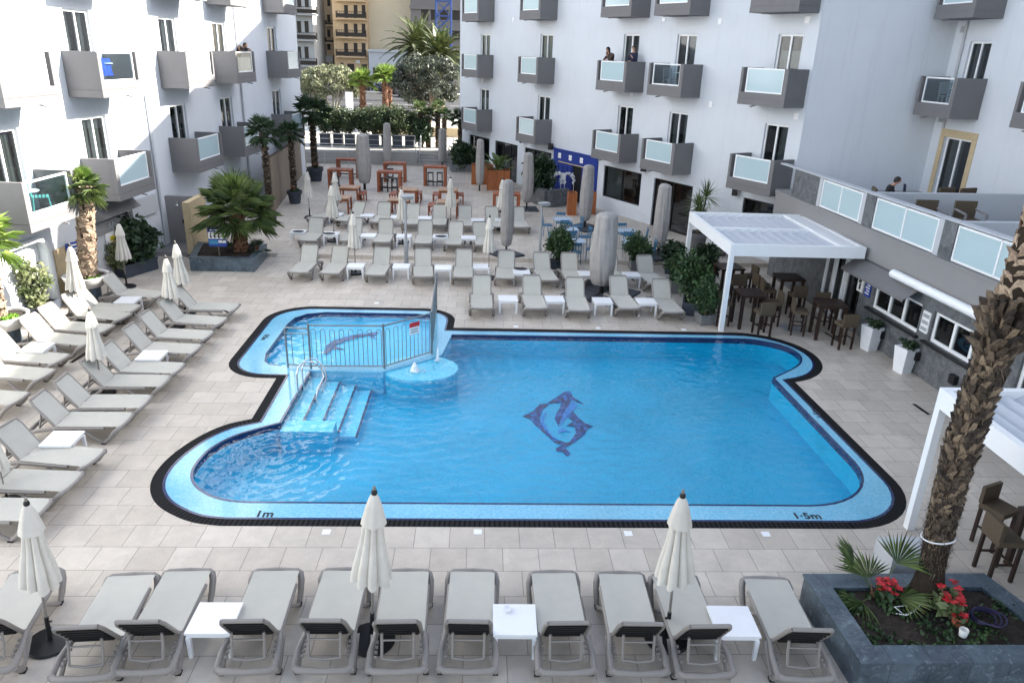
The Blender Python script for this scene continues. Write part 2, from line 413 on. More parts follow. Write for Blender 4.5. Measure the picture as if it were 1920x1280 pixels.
def grate_mat():
    t = NT('overflow_grate'); co = t.n('ShaderNodeUVMap')
    sx = t.n('ShaderNodeSeparateXYZ', i0=co.outputs[0]).outputs[0]
    fr = t.math('FRACT', t.math('DIVIDE', sx, .085))
    bar = t.math('GREATER_THAN', fr, .38)
    c = t.mix(bar, (.002, .002, .002), (.016, .017, .019))
    b = t.n('ShaderNodeBump', Strength=.8, Distance=.01, Height=bar)
    p = t.n('ShaderNodeBsdfPrincipled', Base__Color=c, Roughness=.75, Normal=b); p.inputs['Specular IOR Level'].default_value = .12
    return t.out(p)
m['grate'] = grate_mat()
import bmesh
# ---------------------------------------------------------------- ground, deck and pool
def arc(cx, cy, r, a0, a1, n=8, ry=None):
    return [(cx + r * cos(R(a0 + (a1 - a0) * i / n)), cy + (ry or r) * sin(R(a0 + (a1 - a0) * i / n))) for i in range(n + 1)]
def holed(name, outer, holes, z, mat, parent=None):
    bm = bmesh.new(); ed = []
    for lp in [outer] + holes:
        vs = [bm.verts.new((p[0], p[1], z)) for p in lp]
        ed += [bm.edges.new((vs[i], vs[(i + 1) % len(vs)])) for i in range(len(vs))]
    bmesh.ops.triangle_fill(bm, use_beauty=True, edges=ed)
    for f in bm.faces:
        f.normal_update()
        if f.normal.z < 0: f.normal_flip()
    me = bpy.data.meshes.new(name); bm.to_mesh(me); bm.free(); me.materials.append(mat)
    o = bpy.data.objects.new(name, me); COL.objects.link(o)
    if parent: o.parent = parent
    return o
def inset(poly, d):
    out = []; n = len(poly)
    for i in range(n):
        a, b, c = V(poly[i - 1]), V(poly[i]), V(poly[(i + 1) % n])
        n1 = V((-(b - a).y, (b - a).x)).normalized(); n2 = V((-(c - b).y, (c - b).x)).normalized()
        k = (n1 + n2); k = k / max(.35, k.length_squared / 2) if k.length > 1e-6 else n1
        out.append(tuple(b + k * d))
    return out
def crv(pts, n=4):
    out = []
    for i in range(len(pts) - 1):
        p0, p1, p2, p3 = [V(pts[max(0, min(len(pts) - 1, k))]) for k in (i - 1, i, i + 1, i + 2)]
        for j in range(n):
            u = j / n; out.append(tuple(.5 * (2 * p1 + (p2 - p0) * u + (2 * p0 - 5 * p1 + 4 * p2 - p3) * u * u + (3 * p1 - p0 - 3 * p2 + p3) * u ** 3)))
    return out + [tuple(pts[-1])]
RIM = (arc(6.55, 12.07, 1.55, -90, 0, 10) + [(7.95, 16.56)] + arc(7.45, 18.35, 1.78, -74, 90, 18)
       + [(-.72, 20.13)] + arc(-1.75, 20.75, 1.05, 0, 90, 8) + arc(-4.95, 20.5, 1.3, 90, 180, 9) + arc(-5.15, 17.55, 1.1, 180, 270, 8)
       + [(-4.83, 16.45)] + crv([(-4.81, 14.35), (-5.2, 14.13), (-5.5, 13.8), (-5.72, 13.38), (-5.88, 12.9), (-5.95, 12.4), (-5.92, 11.93), (-5.77, 11.5), (-5.5, 11.12), (-5.12, 10.82), (-4.68, 10.6), (-4.2, 10.52)]))
RIM2 = inset(RIM, .20); RIM3 = inset(RIM, .25)
W1 = (arc(6.05, 12.8, 1.55, -90, 0, 10) + crv([(7.46, 16.9), (7.85, 17.22), (8.27, 17.58), (8.6, 17.97), (8.77, 18.46), (8.66, 19.0),
      (8.3, 19.36), (7.8, 19.58), (7.2, 19.62)]) + [(-.75, 19.56), (-.95, 18.1), (-1.2, 17.85), (-2.35, 16.92), (-4.1, 16.92)] + crv([(-4.15, 14.2), (-4.5, 13.95), (-4.85, 13.68), (-5.1, 13.35), (-5.26, 12.95), (-5.3, 12.4), (-5.2, 12.0), (-4.98, 11.68),
      (-4.66, 11.43), (-4.3, 11.29), (-4.0, 11.25)]))
W2 = [(-5.36, 17.5), (-5.2, 17.31), (-4.9, 17.24), (-2.42, 17.3), (-1.33, 18.2), (-1.28, 18.45), (-1.3, 20.95), (-1.5, 21.2), (-1.9, 21.28), (-4.6, 21.28),
      (-5.1, 21.1), (-5.36, 20.75), (-5.45, 20.2), (-5.46, 18.0)]
STEP_Y = 27.4
deck = holed('pool_deck', [(-17, -8), (15, -8), (15, STEP_Y), (-17, STEP_Y)], [RIM], 0., m['deck']); tag(deck, 'pale beige square-tiled deck around the swimming pool', 'deck', kind='structure')
rd = MB().box(-17, 14, STEP_Y, 50.4, -.5, .15, 'b').build('raised_deck', m['deck']); tag(rd, 'slightly raised tiled terrace with loungers and tables beyond a single step', 'deck', kind='structure')
# ribbed ramp joining the two levels at the left
rp = MB()
for i in range(7):
    y0 = 26.05 + i * .2
    rp.add([(-7.55, y0, i * .02), (-6.05, y0, i * .02), (-6.05, y0 + .165, .02 + i * .02), (-7.55, y0 + .165, .02 + i * .02), (-7.55, y0, -.1), (-6.05, y0, -.1), (-6.05, y0 + .165, -.1), (-7.55, y0 + .165, -.1)],
           [(0, 1, 2, 3), (0, 4, 5, 1), (1, 5, 6, 2), (2, 6, 7, 3), (3, 7, 4, 0)])
tag(rp.build('deck_ramp', m['deck']), 'short ribbed tile ramp beside the marble palm planter', 'ramp', kind='structure')
gr = MB().box(-420, 420, -60, 700, -3., -2.2).build('ground', m['ground']); tag(gr, 'dry ground all around', 'ground', kind='structure')
up = MB().box(-30, 30, 51.6, 76, -1, 1., 'b').build('upper_pavement', m['pave']); tag(up, 'sunlit pale pavement between terrace and street', 'pavement', kind='structure')
ro = MB().box(-160, 160, 76, 118, -1, .86, 'b').build('road', m['asphalt']); tag(ro, 'grey asphalt street with parked cars', 'road', kind='structure')
pv = MB().box(-160, 160, 118, 330, -1, 1., 'b').build('far_pavement', m['pave']); tag(pv, 'pavement in front of the far apartment houses', 'pavement', kind='structure')
mk = MB()
for i in range(12): mk.box(-40 + i * 6, -37.5 + i * 6, 96, 96.15, .864, .868)
tag(mk.build('road_marking', m['sign_white']), 'white dashed centre line on the street', 'marking', kind='structure')

pool = tag(bpy.data.objects.new('swimming_pool', None), 'freeform swimming pool with blue mosaic, wide overflow rim and dolphins on its floor', 'pool', kind='structure'); COL.objects.link(pool)
# dark slotted overflow grate along the rim
bm = bmesh.new(); uv = bm.loops.layers.uv.new('UVMap'); L = 0.
n = len(RIM)
def strip(a, b, z, mat, name, skip=None):
    bm = bmesh.new(); uv = bm.loops.layers.uv.new('UVMap'); L = 0.; n = len(a)
    for i in range(n):
        j = (i + 1) % n; l = (V(a[j]) - V(a[i])).length
        if skip and skip(V(a[i]).lerp(V(a[j]), .5)): continue
        f = bm.faces.new([bm.verts.new((p[0], p[1], z)) for p in (a[i], a[j], b[j], b[i])])
        for lp, u in zip(f.loops, (L, L + l, L + l, L)): lp[uv].uv = (u, 0)
        L += l
    me = bpy.data.meshes.new(name); bm.to_mesh(me); bm.free(); me.materials.append(mat)
    o = bpy.data.objects.new(name, me); COL.objects.link(o); o.parent = pool; return o
strip(RIM, RIM2, -.004, m['grate'], 'overflow_grate')
strip(RIM2, RIM3, -.002, m['line'], 'rim_edge')
holed('overflow_band', RIM3, [W1, W2], -.006, m['band'], pool)
WL, DEP, KDEP = -.042, -.62, -.26
div_ = lambda p: -4.12 < p.x < -.7 and 16.5 < p.y < 19.4 or (p.x > -1.6 and p.x < -.7 and p.y < 21) or (P is W2 and p.y < 18.4 and p.x > -4.95)
wl = MB()
for P, zb in ((W1, DEP), (W2, KDEP)):
    k = len(P)
    for i in range(k):
        a, b = P[i], P[(i + 1) % k]
        wl.mi = 2 if div_((V(a) + V(b)) / 2) else 0; wl.add([(*a, -.006), (*b, -.006), (*b, -.15), (*a, -.15)], [(0, 1, 2, 3)])
        wl.mi = 1; wl.add([(*a, -.15), (*b, -.15), (*b, zb), (*a, zb)], [(0, 1, 2, 3)])
wl.build('pool_side_wall', [m['line'], m['wall_m'], m['band']], pool)
div_ = lambda p: -4.12 < p.x < -.7 and 16.5 < p.y < 19.4 or (p.x > -1.45 and p.x < -.7 and p.y < 20.5)
strip(W1, inset(W1, -.05), -.003, m['line'], 'waterline_edge', div_); strip(W2, inset(W2, -.035), -.0035, m['line'], 'waterline_edge', lambda p: p.y < 18.4 and p.x > -4.95 or p.x > -1.6 and p.y < 20.9)
holed('pool_floor', W1, [], DEP, m['floor_m'], pool); holed('shallow_floor', W2, [], KDEP, m['kid_m'], pool)
def inside(p, P):
    c = False; n = len(P)
    for i in range(n):
        (x0, y0), (x1, y1) = P[i], P[(i + 1) % n]
        if (y0 > p[1]) != (y1 > p[1]) and p[0] < (x1 - x0) * (p[1] - y0) / (y1 - y0) + x0: c = not c
    return c
def wave(x, y, k):
    """height of the rippled surface: wind ripples plus rings from the fountain and the entry steps"""
    a = NZ.noise(V((x * 1.1, y * 1.7, 0))); b = NZ.noise(V((x * 3.3 + a, y * 5.5, 4.))); c = NZ.noise(V((x * 8., y * 11. + b, 9.)))
    h = .010 * a + .0150 * b + .0095 * c + .0026 * NZ.noise(V((x * 16., y * 26. + b, 2.)))
    for cx, cy, w, am, rg in ((-1.55, 17.05, .36, .010, 7.), (-1.0, 17.7, .26, .006, 5.), (-4.0, 13.0, .22, .006, 2.8), (4.2, 16.2, .42, .006, 6.)):
        d = math.hypot(x - cx, y - cy) + .25 * NZ.noise(V((x * .8, y * .8, cx))); h += am * sin(2 * pi * d / w) * math.exp(-d / rg) * (.6 + .8 * NZ.noise(V((x * .5, y * .5, 7.))))
    return max(-.03, min(.03, h * k))
def water(name, P, st, k, mat):
    x0, x1 = min(p[0] for p in P) - .1, max(p[0] for p in P) + .1; y0, y1 = min(p[1] for p in P) - .1, max(p[1] for p in P) + .1
    nx, ny = int((x1 - x0) / st), int((y1 - y0) / st); mb = MB(); rim = [[False] * (nx + 1) for _ in range(ny + 1)]
    for j in range(ny + 1):
        for i in range(nx + 1): rim[j][i] = inside((x0 + i * st, y0 + j * st), P)
    idx = {}; vs = []; fs = []
    def vert(i, j):
        if (i, j) not in idx: idx[i, j] = len(vs); x, y = x0 + i * st, y0 + j * st; vs.append((x, y, WL + wave(x, y, k)))
        return idx[i, j]
    for j in range(ny):
        for i in range(nx):
            if rim[j][i] or rim[j][i + 1] or rim[j + 1][i] or rim[j + 1][i + 1]: fs.append((vert(i, j), vert(i + 1, j), vert(i + 1, j + 1), vert(i, j + 1)))
    mb.add(vs, fs); o = mb.build(name, mat, pool, 180); return o
water('pool_water', W1, .045, 1., m['water']); water('shallow_water', W2, .045, .6, m['kidwater'])
st = MB(); ns = MB()
for i, zz in enumerate((-.16, -.27, -.38, -.50)):
    x0 = -4.14 + i * .38; x1 = x0 + .38
    st.box(x0, x1, 14.52, 16.9, DEP, zz, 'b'); ns.box(x1 - .045, x1 + .003, 14.52, 16.9, zz - .03, zz + .004)
st.mi = 1; st.box(-4.14, -3.05, 14.0, 14.5, DEP, -.11, 'bt'); st.mi = 0; st.add([(-4.14, 14.0, -.11), (-3.05, 14.0, -.11), (-3.05, 14.5, -.11), (-4.14, 14.5, -.11)], [(0, 1, 2, 3)])
st.build('entry_steps', [m['step_m'], m['wall_m']], pool); ns.build('step_edge', m['line'], pool)
fpl = [(-1.45 + .95 * cos(2 * pi * k / 40), 17.32 + .80 * sin(2 * pi * k / 40)) for k in range(40)]
fx_ = MB().prism(fpl, -.11, -.05, False); fx_.mi = 1; fx_.prism(fpl, DEP, -.11, False, False); fx_.build('fountain_platform', [m['step_m'], m['wall_m']], pool)
# dolphins laid into the floor (outlines surveyed on the floor plane)
def floor_shape(name, pts, z, mat): return MB().prism([tuple(g(x, y, z)[:2]) for x, y in pts], z, z + .006).build(name, mat, pool)
floor_shape('dolphin_mosaic', [(1024, 757), (1060, 734), (1070, 734), (1074, 744), (1095, 758), (1072, 750), (1064, 766), (1056, 777), (1050, 790), (1048, 800), (1040, 785), (1043, 775), (1048, 768), (1053, 755)], DEP + .004, m['dolph'])
floor_shape('dolphin_mosaic', [(979, 780), (998, 772), (1012, 758), (1034, 755), (1018, 768), (1012, 786), (1020, 806), (1040, 822), (1062, 830), (1058, 836), (1040, 830), (1024, 815), (1004, 797), (994, 786)], DEP + .004, m['dolph'])
floor_shape('dolphin_mosaic', [(1073, 770), (1084, 782), (1096, 793), (1112, 799), (1102, 803), (1095, 815), (1078, 828), (1062, 838), (1055, 843), (1050, 838), (1070, 826), (1080, 812), (1078, 800), (1062, 798), (1075, 790), (1066, 782)], DEP + .010, m['dolph'])
floor_shape('dolphin_mosaic', [(1042, 840), (1056, 834), (1062, 842), (1070, 850), (1063, 855), (1054, 846), (1044, 846)], DEP + .012, m['dolph'])
floor_shape('dolphin_mosaic', [(1046, 806), (1054, 802), (1062, 806), (1070, 810), (1060, 808), (1048, 812)], DEP + .012, m['dolph2'])
floor_shape('dolphin_mosaic', [(1060, 768), (1075, 752), (1082, 760), (1070, 775), (1056, 790), (1050, 800), (1052, 786)], DEP + .016, m['dolph2'])
floor_shape('dolphin_mosaic', [(1012, 790), (1020, 776), (1026, 772), (1018, 790), (1030, 810), (1046, 824), (1036, 820), (1020, 804)], DEP + .016, m['dolph2'])
for pts in ([(606, 662), (612, 648), (622, 640), (645, 632), (676, 626), (700, 626), (676, 631), (650, 638), (630, 646), (622, 655), (615, 663)],
            [(622, 646), (632, 650), (646, 655), (636, 655), (620, 654)], [(690, 624), (712, 622), (700, 630), (706, 636), (692, 630)]):
    floor_shape('shallow_dolphin', pts, KDEP + .004 + .002 * len(pts), m['dolph'])
def deck_text(body, px, py, size, rz=0):
    p = g(px, py, 0)
    return text_mesh('depth_mark', body, size, m['black'], pool, M.Translation((p.x, p.y, -.001)) @ M.Rotation(rz, 4, 'Z') @ M.Shear('XZ' if 0 else 'XY', 4, (0, 0)), .002)
deck_text('1m', 496, 963, .25); deck_text('1\u00b75m', 1513, 967, .25); deck_text('1\u00b75m', 1532, 775, .22, pi / 2 + .03); deck_text('0\u00b75m', 497, 632, .2, -pi / 2)
ft = MB()
fp = g(777, 693); fq = g(821, 674)
for P, hgt, r0 in ((fp, .24, .11), (fq, .40, .04)):
    def jet(u, v):
        a = 2 * pi * u; r = r0 * (1 - v) ** .7 * (1 + .55 * NZ.noise(V((cos(a) * 2.2 + P.x, sin(a) * 2.2, v * 5)))) ; zz = hgt * v ** .8 * (1 + .25 * NZ.noise(V((cos(a) * 3, sin(a) * 3, 5.)))) 
        return (P.x + r * cos(a), P.y + r * sin(a), WL + zz)
    ft.grid(jet, 18, 12)
    for k in range(40):
        a = rnd.random() * 2 * pi; d = rnd.uniform(.4, 2.4) * r0; c = V((P.x + d * cos(a), P.y + d * sin(a), WL + .01 + hgt * .5 * rnd.random() * max(.08, 1 - d / r0 / 2.4))); e = rnd.uniform(.006, .016)
        ft.lathe([(0, -e), (e, 0), (0, e)], 5, c)
tag(ft.build('fountain_jet', m['foam'], None, 60), 'bubbling white water jets on the half-round pool platform', 'fountain')
for i, (px, py) in enumerate([(612, 997), (896, 997), (1178, 1000), (1436, 1001), (967, 612), (1122, 615), (1282, 618), (706, 568)]):
    p = g(px, py); o = MB().box(-.068, .068, -.068, .068, 0, .006).build('deck_light', m['white_plastic'], None, 0, (p.x, p.y, .001))
    tag(o, ('white square deck light by the near pool edge, %s of the four' % ORD[i] if i < 4 else 'white square deck light by the far pool edge, %s of the four' % ['second from left', 'third from left', 'rightmost', 'leftmost'][i - 4]), 'deck light', 'square lights set in the deck')
for lab, a, b in (('long dark slot drain in the deck by the bar wall', (1547, 623), (1574, 640)), ('long dark slot drain beside the near white pergola', (1713, 757), (1742, 777)), ('dark slot drain between the left loungers', (162, 661), (133, 680))):
    p, q = g(*a, .002), g(*b, .002); tag(MB().beam(p, q, .09, .006).build('slot_drain', m['black_iron']), lab, 'drain')
mp_ = g(1488, 615, 0); tag(MB().cbox(mp_.x, mp_.y, .0, .75, .6, .006).build('access_cover', m['galv']), 'pale square access cover in the deck below the pergola', 'cover', kind='structure')
# end wall, flight of steps and rails up to the street level
ew = MB().box(-12.5, -4.25, 50.4, 51.6, -.5, 1.02, 'b').build('retaining_wall', m['concrete']); tag(ew, 'low sandy retaining wall behind the terrace', 'wall')
sp = MB()
for i in range(4): sp.box(-4.24, .6, 50.4 + i * .3, 51.6, -.3, .15 + (i + 1) * .17, 'b')
tag(sp.build('terrace_steps', m['concrete']), 'flight of wide concrete steps up to the street', 'steps', kind='structure')
ww = MB().box(-.9, 4., 52.25, 52.6, -.3, 2.35).build('white_garden_wall', m['white_wall']); tag(ww, 'white garden wall at the right of the terrace steps', 'wall')
def railing(name, label, pts, h=.95, posts=None, mid=(.5,), mat='galv', r=.025):
    t = thing(name, label, 'railing', pts[0]); o = V(pts[0])
    P = [V(p) - o for p in pts]
    mb = MB().tube([p + V((0, 0, h)) for p in P], r, 6)
    for k in mid: mb.tube([p + V((0, 0, h * k)) for p in P], r * .6, 5)
    mb.build('handrail', m[mat], t, 40)
    pm_ = MB()
    for a, b in zip(P[:-1], P[1:]):
        nn = max(1, round((b - a).length / 1.6))
        for i in range(nn + 1):
            q = a.lerp(b, i / nn); pm_.tube([q, q + V((0, 0, h))], r, 6)
    pm_.build('post', m[mat], t, 40); return t
railing('terrace_railing', 'thin steel railing along the retaining wall below the hedge', [(-11.8, 50.9, 1.02), (-8., 50.9, 1.02), (-4.4, 50.9, 1.02)], 1.0, mid=(.35, .68))
railing('stair_rail', 'sloping steel handrail at the left of the steps', [(-4.1, 50.3, .3), (-4.1, 51.9, 1.0)], .95)
railing('stair_rail', 'sloping steel handrail in the middle of the steps', [(-1.9, 50.3, .3), (-1.9, 51.9, 1.0)], .95)
railing('ramp_rail', 'low steel ramp rail behind the potted palm', [(-11.6, 49.2, .15), (-8.6, 49.4, .15)], .9)
# ---------------------------------------------------------------- hotel wings
def wall_openings(mb, u0, u1, z0, z1, ops, n0=0.):
    """wall in the u/z plane at n=n0 with real recessed openings; ops: (ua, ub, za, zb, depth)"""
    us = sorted({u0, u1, *[o[0] for o in ops], *[o[1] for o in ops]}); zs = sorted({z0, z1, *[o[2] for o in ops], *[o[3] for o in ops]})
    us = [u for u in us if u0 <= u <= u1]; zs = [z for z in zs if z0 <= z <= z1]
    for a, b in zip(us[:-1], us[1:]):
        run = None
        for c, d in zip(zs[:-1], zs[1:]):
            cu, cz = (a + b) / 2, (c + d) / 2
            hole = any(o[0] < cu < o[1] and o[2] < cz < o[3] for o in ops)
            if hole:
                if run: mb.add([(a, n0, run[0]), (b, n0, run[0]), (b, n0, run[1]), (a, n0, run[1])], [(3, 2, 1, 0)]); run = None
            else: run = (run[0], d) if run else (c, d)
        if run: mb.add([(a, n0, run[0]), (b, n0, run[0]), (b, n0, run[1]), (a, n0, run[1])], [(3, 2, 1, 0)])
    for o in ops:
        a, b, c, d, dp = o[:5]; k = n0 - dp
        mb.add([(a, n0, c), (b, n0, c), (b, n0, d), (a, n0, d), (a, k, c), (b, k, c), (b, k, d), (a, k, d)],
               [(0, 1, 5, 4), (1, 2, 6, 5), (2, 3, 7, 6), (3, 0, 4, 7)])
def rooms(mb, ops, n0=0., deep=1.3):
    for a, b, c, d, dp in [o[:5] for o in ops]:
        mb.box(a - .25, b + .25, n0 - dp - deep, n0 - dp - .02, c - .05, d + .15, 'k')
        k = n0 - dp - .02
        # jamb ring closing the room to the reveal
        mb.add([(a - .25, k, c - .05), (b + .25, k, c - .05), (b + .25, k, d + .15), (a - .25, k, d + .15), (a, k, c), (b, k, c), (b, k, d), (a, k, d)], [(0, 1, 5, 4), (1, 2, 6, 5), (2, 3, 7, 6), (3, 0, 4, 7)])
def curtain_mesh(a, b, c, d, y):
    nn = max(6, int((b - a) / .03))
    return MB().grid(lambda i, j: (a + (b - a) * i, y + .022 * sin(i * (b - a) * 75) + .01 * sin(i * 31), c + (d - c) * j), nn, 1)
def door_unit(parent, o, leaf=2, cur='both', frame='white_paint', name='balcony_door', fw=.07, gl='glass', state=None):
    a, b, c, d, dp = o[:5]; y1 = -dp + .05; y0 = -dp
    fm = MB()
    fm.box(a, a + fw, y0, y1, c, d); fm.box(b - fw, b, y0, y1, c, d); fm.box(a + fw, b - fw, y0, y1, d - fw, d); fm.box(a + fw, b - fw, y0, y1, c, c + fw)
    w = (b - a - 2 * fw) / leaf
    for i in range(1, leaf): fm.box(a + fw + w * i - fw * .5, a + fw + w * i + fw * .5, y0 + .004, y1 + .012, c + fw, d - fw)
    f = fm.build(name, m[frame], parent)
    for i in range(leaf):
        x0, x1 = a + fw + w * i, a + fw + w * (i + 1)
        MB().box(x0, x1, y0 + .012, y0 + .024, c + fw, d - fw).build('pane', m[gl], f)
    if cur:
        w2 = (b - a - 2 * fw)
        if cur == 'blind':
            MB().box(a + fw, b - fw, y0 - .08, y0 - .07, c + (d - c) * .0, d - fw).build('blind', m['blind'], f)
        elif cur == 'half':
            MB().box(a + fw, b - fw, y0 - .08, y0 - .07, c + (d - c) * .3, d - .25 * (d - c)).build('blind', m['blind'], f)
        else:
            for x0, x1 in {'both': ((0, .34), (.62, 1)), 'left': ((0, .45),), 'right': ((.5, 1),), 'full': ((0, 1),)}[cur]:
                curtain_mesh(a + fw + w2 * x0, a + fw + w2 * x1, c + .03, d - .05, y0 - .12).build('curtain', m['curtain'], f)
    return f
BD = 1.06
def balcony(parent, a, b, ft, gap, glass='frost', depth=BD):
    """cantilevered box balcony: solid side walls, parapet with a framed glass light, gap = +1/-1 end with the open slot"""
    t = .11; top = ft + 1.07; D = depth
    mb = MB()
    mb.box(a, a + t, 0, D, ft, top); mb.box(b - t, b, 0, D, ft, top)                # side walls
    mb.box(a + t, b - t, D - t, D, ft, ft + .22)                                     # low front
    g0, g1 = (a + t, b - t - .15) if gap > 0 else (a + t + .15, b - t)
    e = .07
    if gap > 0: mb.box(a + t, a + t + e, D - t, D, ft + .22, top); g0 += e
    else: mb.box(b - t - e, b - t, D - t, D, ft + .22, top); g1 -= e
    mb.box(a - .004, b + .004, 0, D + .004, ft - .22, ft - .012)                     # slab edge
    mb.box(a + .012, b - .012, 0, D - .012, ft - .012, ft)                           # shadow groove
    bal = mb.build('balcony', m['grey_balc'], parent)
    fr = MB(); w = .05
    for x in (g0, g1 - w): fr.box(x, x + w, D - .075, D - .03, ft + .22, top - .01)
    fr.box(g0 + w, g1 - w, D - .075, D - .03, top - .06, top - .01); fr.box(g0 + w, g1 - w, D - .075, D - .03, ft + .22, ft + .27)
    fr.build('glass_frame', m['white_paint'], bal)
    MB().box(g0 + w, g1 - w, D - .058, D - .046, ft + .27, top - .06).build('glass_panel', m[glass], bal)
    sp = MB().tube([((a + b) / 2 + .35 * gap, D - .3, ft - .2), ((a + b) / 2 + .35 * gap, D + .10, ft - .27)], .025, 6)
    sp.build('drain_spout', m['grey_paint'], bal)
    return bal
# -------- left wing
LP, LA = V((-12.6, 20, 0)), R(-94.2)
LM = M.Translation(LP) @ M.Rotation(LA, 4, 'Z')
left = thing('hotel_wing', 'white hotel wing on the left, its upper wall in full sun, grey box balconies', 'building', LP, LA)
def U(s): return -s
cols = [(-.6, 1.6, 0), (3.75, 6.05, 0), (9.55, 11.95, 0), (14.3, 16.5, 0), (21.1, 23.3, 0)]
cols += [(-6.2, -4.0, 0), (-11., -8.8, 0)]
dops = []
for k, (s0, s1, _) in enumerate(cols):
    for r in range(4):
        ft = 2.92 + 3.09 * r
        dops.append((U(s0 + 1.78), U(s0 + .42), ft, ft + 2.22, .13))
arch = (U(1.35), U(-5.2), .02, 2.05, .22); low = [(U(9.), U(7.3), .3, 2.0, .05)]
lw = MB(); wall_openings(lw, U(26.44), U(-16.), -.3, 16.2, dops + [arch])
u0, u1 = U(26.44), U(-16.)
lw.add([(u0, 0, -.3), (u0, -9, -.3), (u0, -9, 16.2), (u0, 0, 16.2)], [(0, 1, 2, 3)]); lw.add([(u1, 0, -.3), (u1, -9, -.3), (u1, -9, 16.2), (u1, 0, 16.2)], [(3, 2, 1, 0)])
lw.add([(u0, -9, -.3), (u1, -9, -.3), (u1, -9, 16.2), (u0, -9, 16.2)], [(0, 1, 2, 3)]); lw.add([(u0, 0, 16.2), (u1, 0, 16.2), (u1, -9, 16.2), (u0, -9, 16.2)], [(0, 1, 2, 3)])
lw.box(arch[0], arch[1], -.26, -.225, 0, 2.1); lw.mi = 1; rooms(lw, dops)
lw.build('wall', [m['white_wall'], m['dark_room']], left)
curs = ['both', 'full', 'both', 'left', 'both']
gl_l = {(1, 1): 'clear', (0, 0): 'clear', (3, 1): 'clear'}
for k, (s0, s1, _) in enumerate(cols):
    for r in range(4):
        if k >= 5 and r != 1: continue
        ft = 2.92 + 3.09 * r
        if r < 3: balcony(left, U(s1), U(s0), ft, -1, gl_l.get((k, r), 'frost'))
        door_unit(left, (U(s0 + 1.78), U(s0 + .42), ft, ft + 2.22, .13), 2, curs[(k + r) % 5])
# ground floor trim: arch surround, dark service panel, sandstone jamb
tr = MB()
tr.tube([(U(1.42), .03, .02), (U(1.42), .03, 1.75), (U(1.30), .03, 2.0), (U(1.0), .03, 2.12), (U(-5.2), .03, 2.12)], .085, 8)
tr.build('arch_moulding', m['white_wall'], left, 40)
MB().box(U(3.28), U(1.62), 0, .05, .0, 1.62).build('stone_pier', m['sand_stone'], left)
pn = MB(); pn.box(U(6.0), U(3.75), 0, .09, 1.52, 1.90); pn.build('name_fascia', m['grey_paint'], left)
sl = MB(); sl.add([(U(6.0), .02, 2.6), (U(3.75), .02, 2.6), (U(3.75), .5, 2.12), (U(6.0), .5, 2.12), (U(6.0), .02, 2.0), (U(3.75), .02, 2.0)], [(3, 2, 1, 0), (2, 3, 4, 5), (0, 3, 4), (1, 5, 2)])
sl.build('sloping_hood', m['grey_balc'], left)
tx = text_mesh('fascia_lettering', 'AMICI', .34, m['galv'], left, M.Translation((U(4.9), .1, 1.71)) @ M.Rotation(pi, 4, 'Z') @ M.Rotation(pi / 2, 4, 'X'), .02)
MB().box(U(6.0), U(3.3), 0, .03, 0., 1.50).build('lower_panel', m['soft_wall'], left)
MB().box(U(7.9), U(6.05), 0, .12, 1.55, 2.2).build('service_box', m['soft_wall'], left)
MB().tube([(U(8.2), .06, 0.2), (U(8.2), .06, 5.6)], .05, 8).build('downpipe', m['soft_wall'], left, 40); MB().tube([(U(17.2), .06, 0.2), (U(17.2), .06, 12.)], .05, 8).build('downpipe', m['soft_wall'], left, 40)
# -------- right wing, long facade
RA = R(90 + 28.5); RP = V((11.52, 27.2, 0)); RMX = M.Translation(RP) @ M.Rotation(RA, 4, 'Z')
right = thing('hotel_wing', 'long pale shaded hotel wing on the right above the blue shop front', 'building', RP, RA)
colR = [(.12, 2.27, .62, 1.72), (5.35, 7.45, 5.9, 7.05), (8.95, 11.1, 9.52, 10.62), (16.2, 18.2, 16.5, 17.72), (22.8, 24.9, 23.28, 24.45)]
SFAR, ZT = 27.2, 16.7
opsA = [(d0, d1, 3.03 + 3.1 * r, 3.03 + 3.1 * r + 2.22, .13) for (_, _, d0, d1) in colR for r in range(4)]
shop = [(8.5, 11.35, .85, 2.36, .10), (5.1, 7.6, .15, 2.32, .12), (.5, 2.25, 1.2, 2.36, .10), (16.1, 18.9, .15, 2.34, .12), (19.7, 22.4, .15, 2.34, .12), (23.1, 25.8, .15, 2.34, .12)]
rw = MB(); wall_openings(rw, 0, SFAR, -.3, ZT, opsA + shop)
rw.add([(SFAR, 0, -.3), (SFAR, -4, -.3), (SFAR, -4, ZT), (SFAR, 0, ZT)], [(3, 2, 1, 0)])
rw.add([(0, 0, ZT), (SFAR, 0, ZT), (SFAR, -4, ZT), (0, -4, ZT)], [(0, 1, 2, 3)])
rw.add([(0, -4, -.3), (SFAR, -4, -.3), (SFAR, -4, ZT), (0, -4, ZT)], [(0, 1, 2, 3)])
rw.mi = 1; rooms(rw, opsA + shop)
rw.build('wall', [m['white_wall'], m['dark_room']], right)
cR = {(4, 1): 'blind', (4, 0): 'half', (3, 1): 'blind', (3, 0): 'full', (0, 1): 'half'}
gR = {(1, 1): 'clear'}
for k, (a, b, d0, d1) in enumerate(colR):
    for r in range(3):
        ft = 3.03 + 3.1 * r
        balcony(right, a, b, ft, 1, gR.get((k, r), 'frost'))
        door_unit(right, (d0, d1, ft, ft + 2.22, .13), 2, cR.get((k, r), 'both' if (k + r) % 2 else 'left'))
for o, lf in zip(shop, (2, 2, 1, 3, 3, 3)):
    door_unit(right, o, lf, 'right' if lf == 2 and o[2] > .5 else None, 'black', 'shop_window' if o[2] > .5 else 'glazed_shopfront', .06)
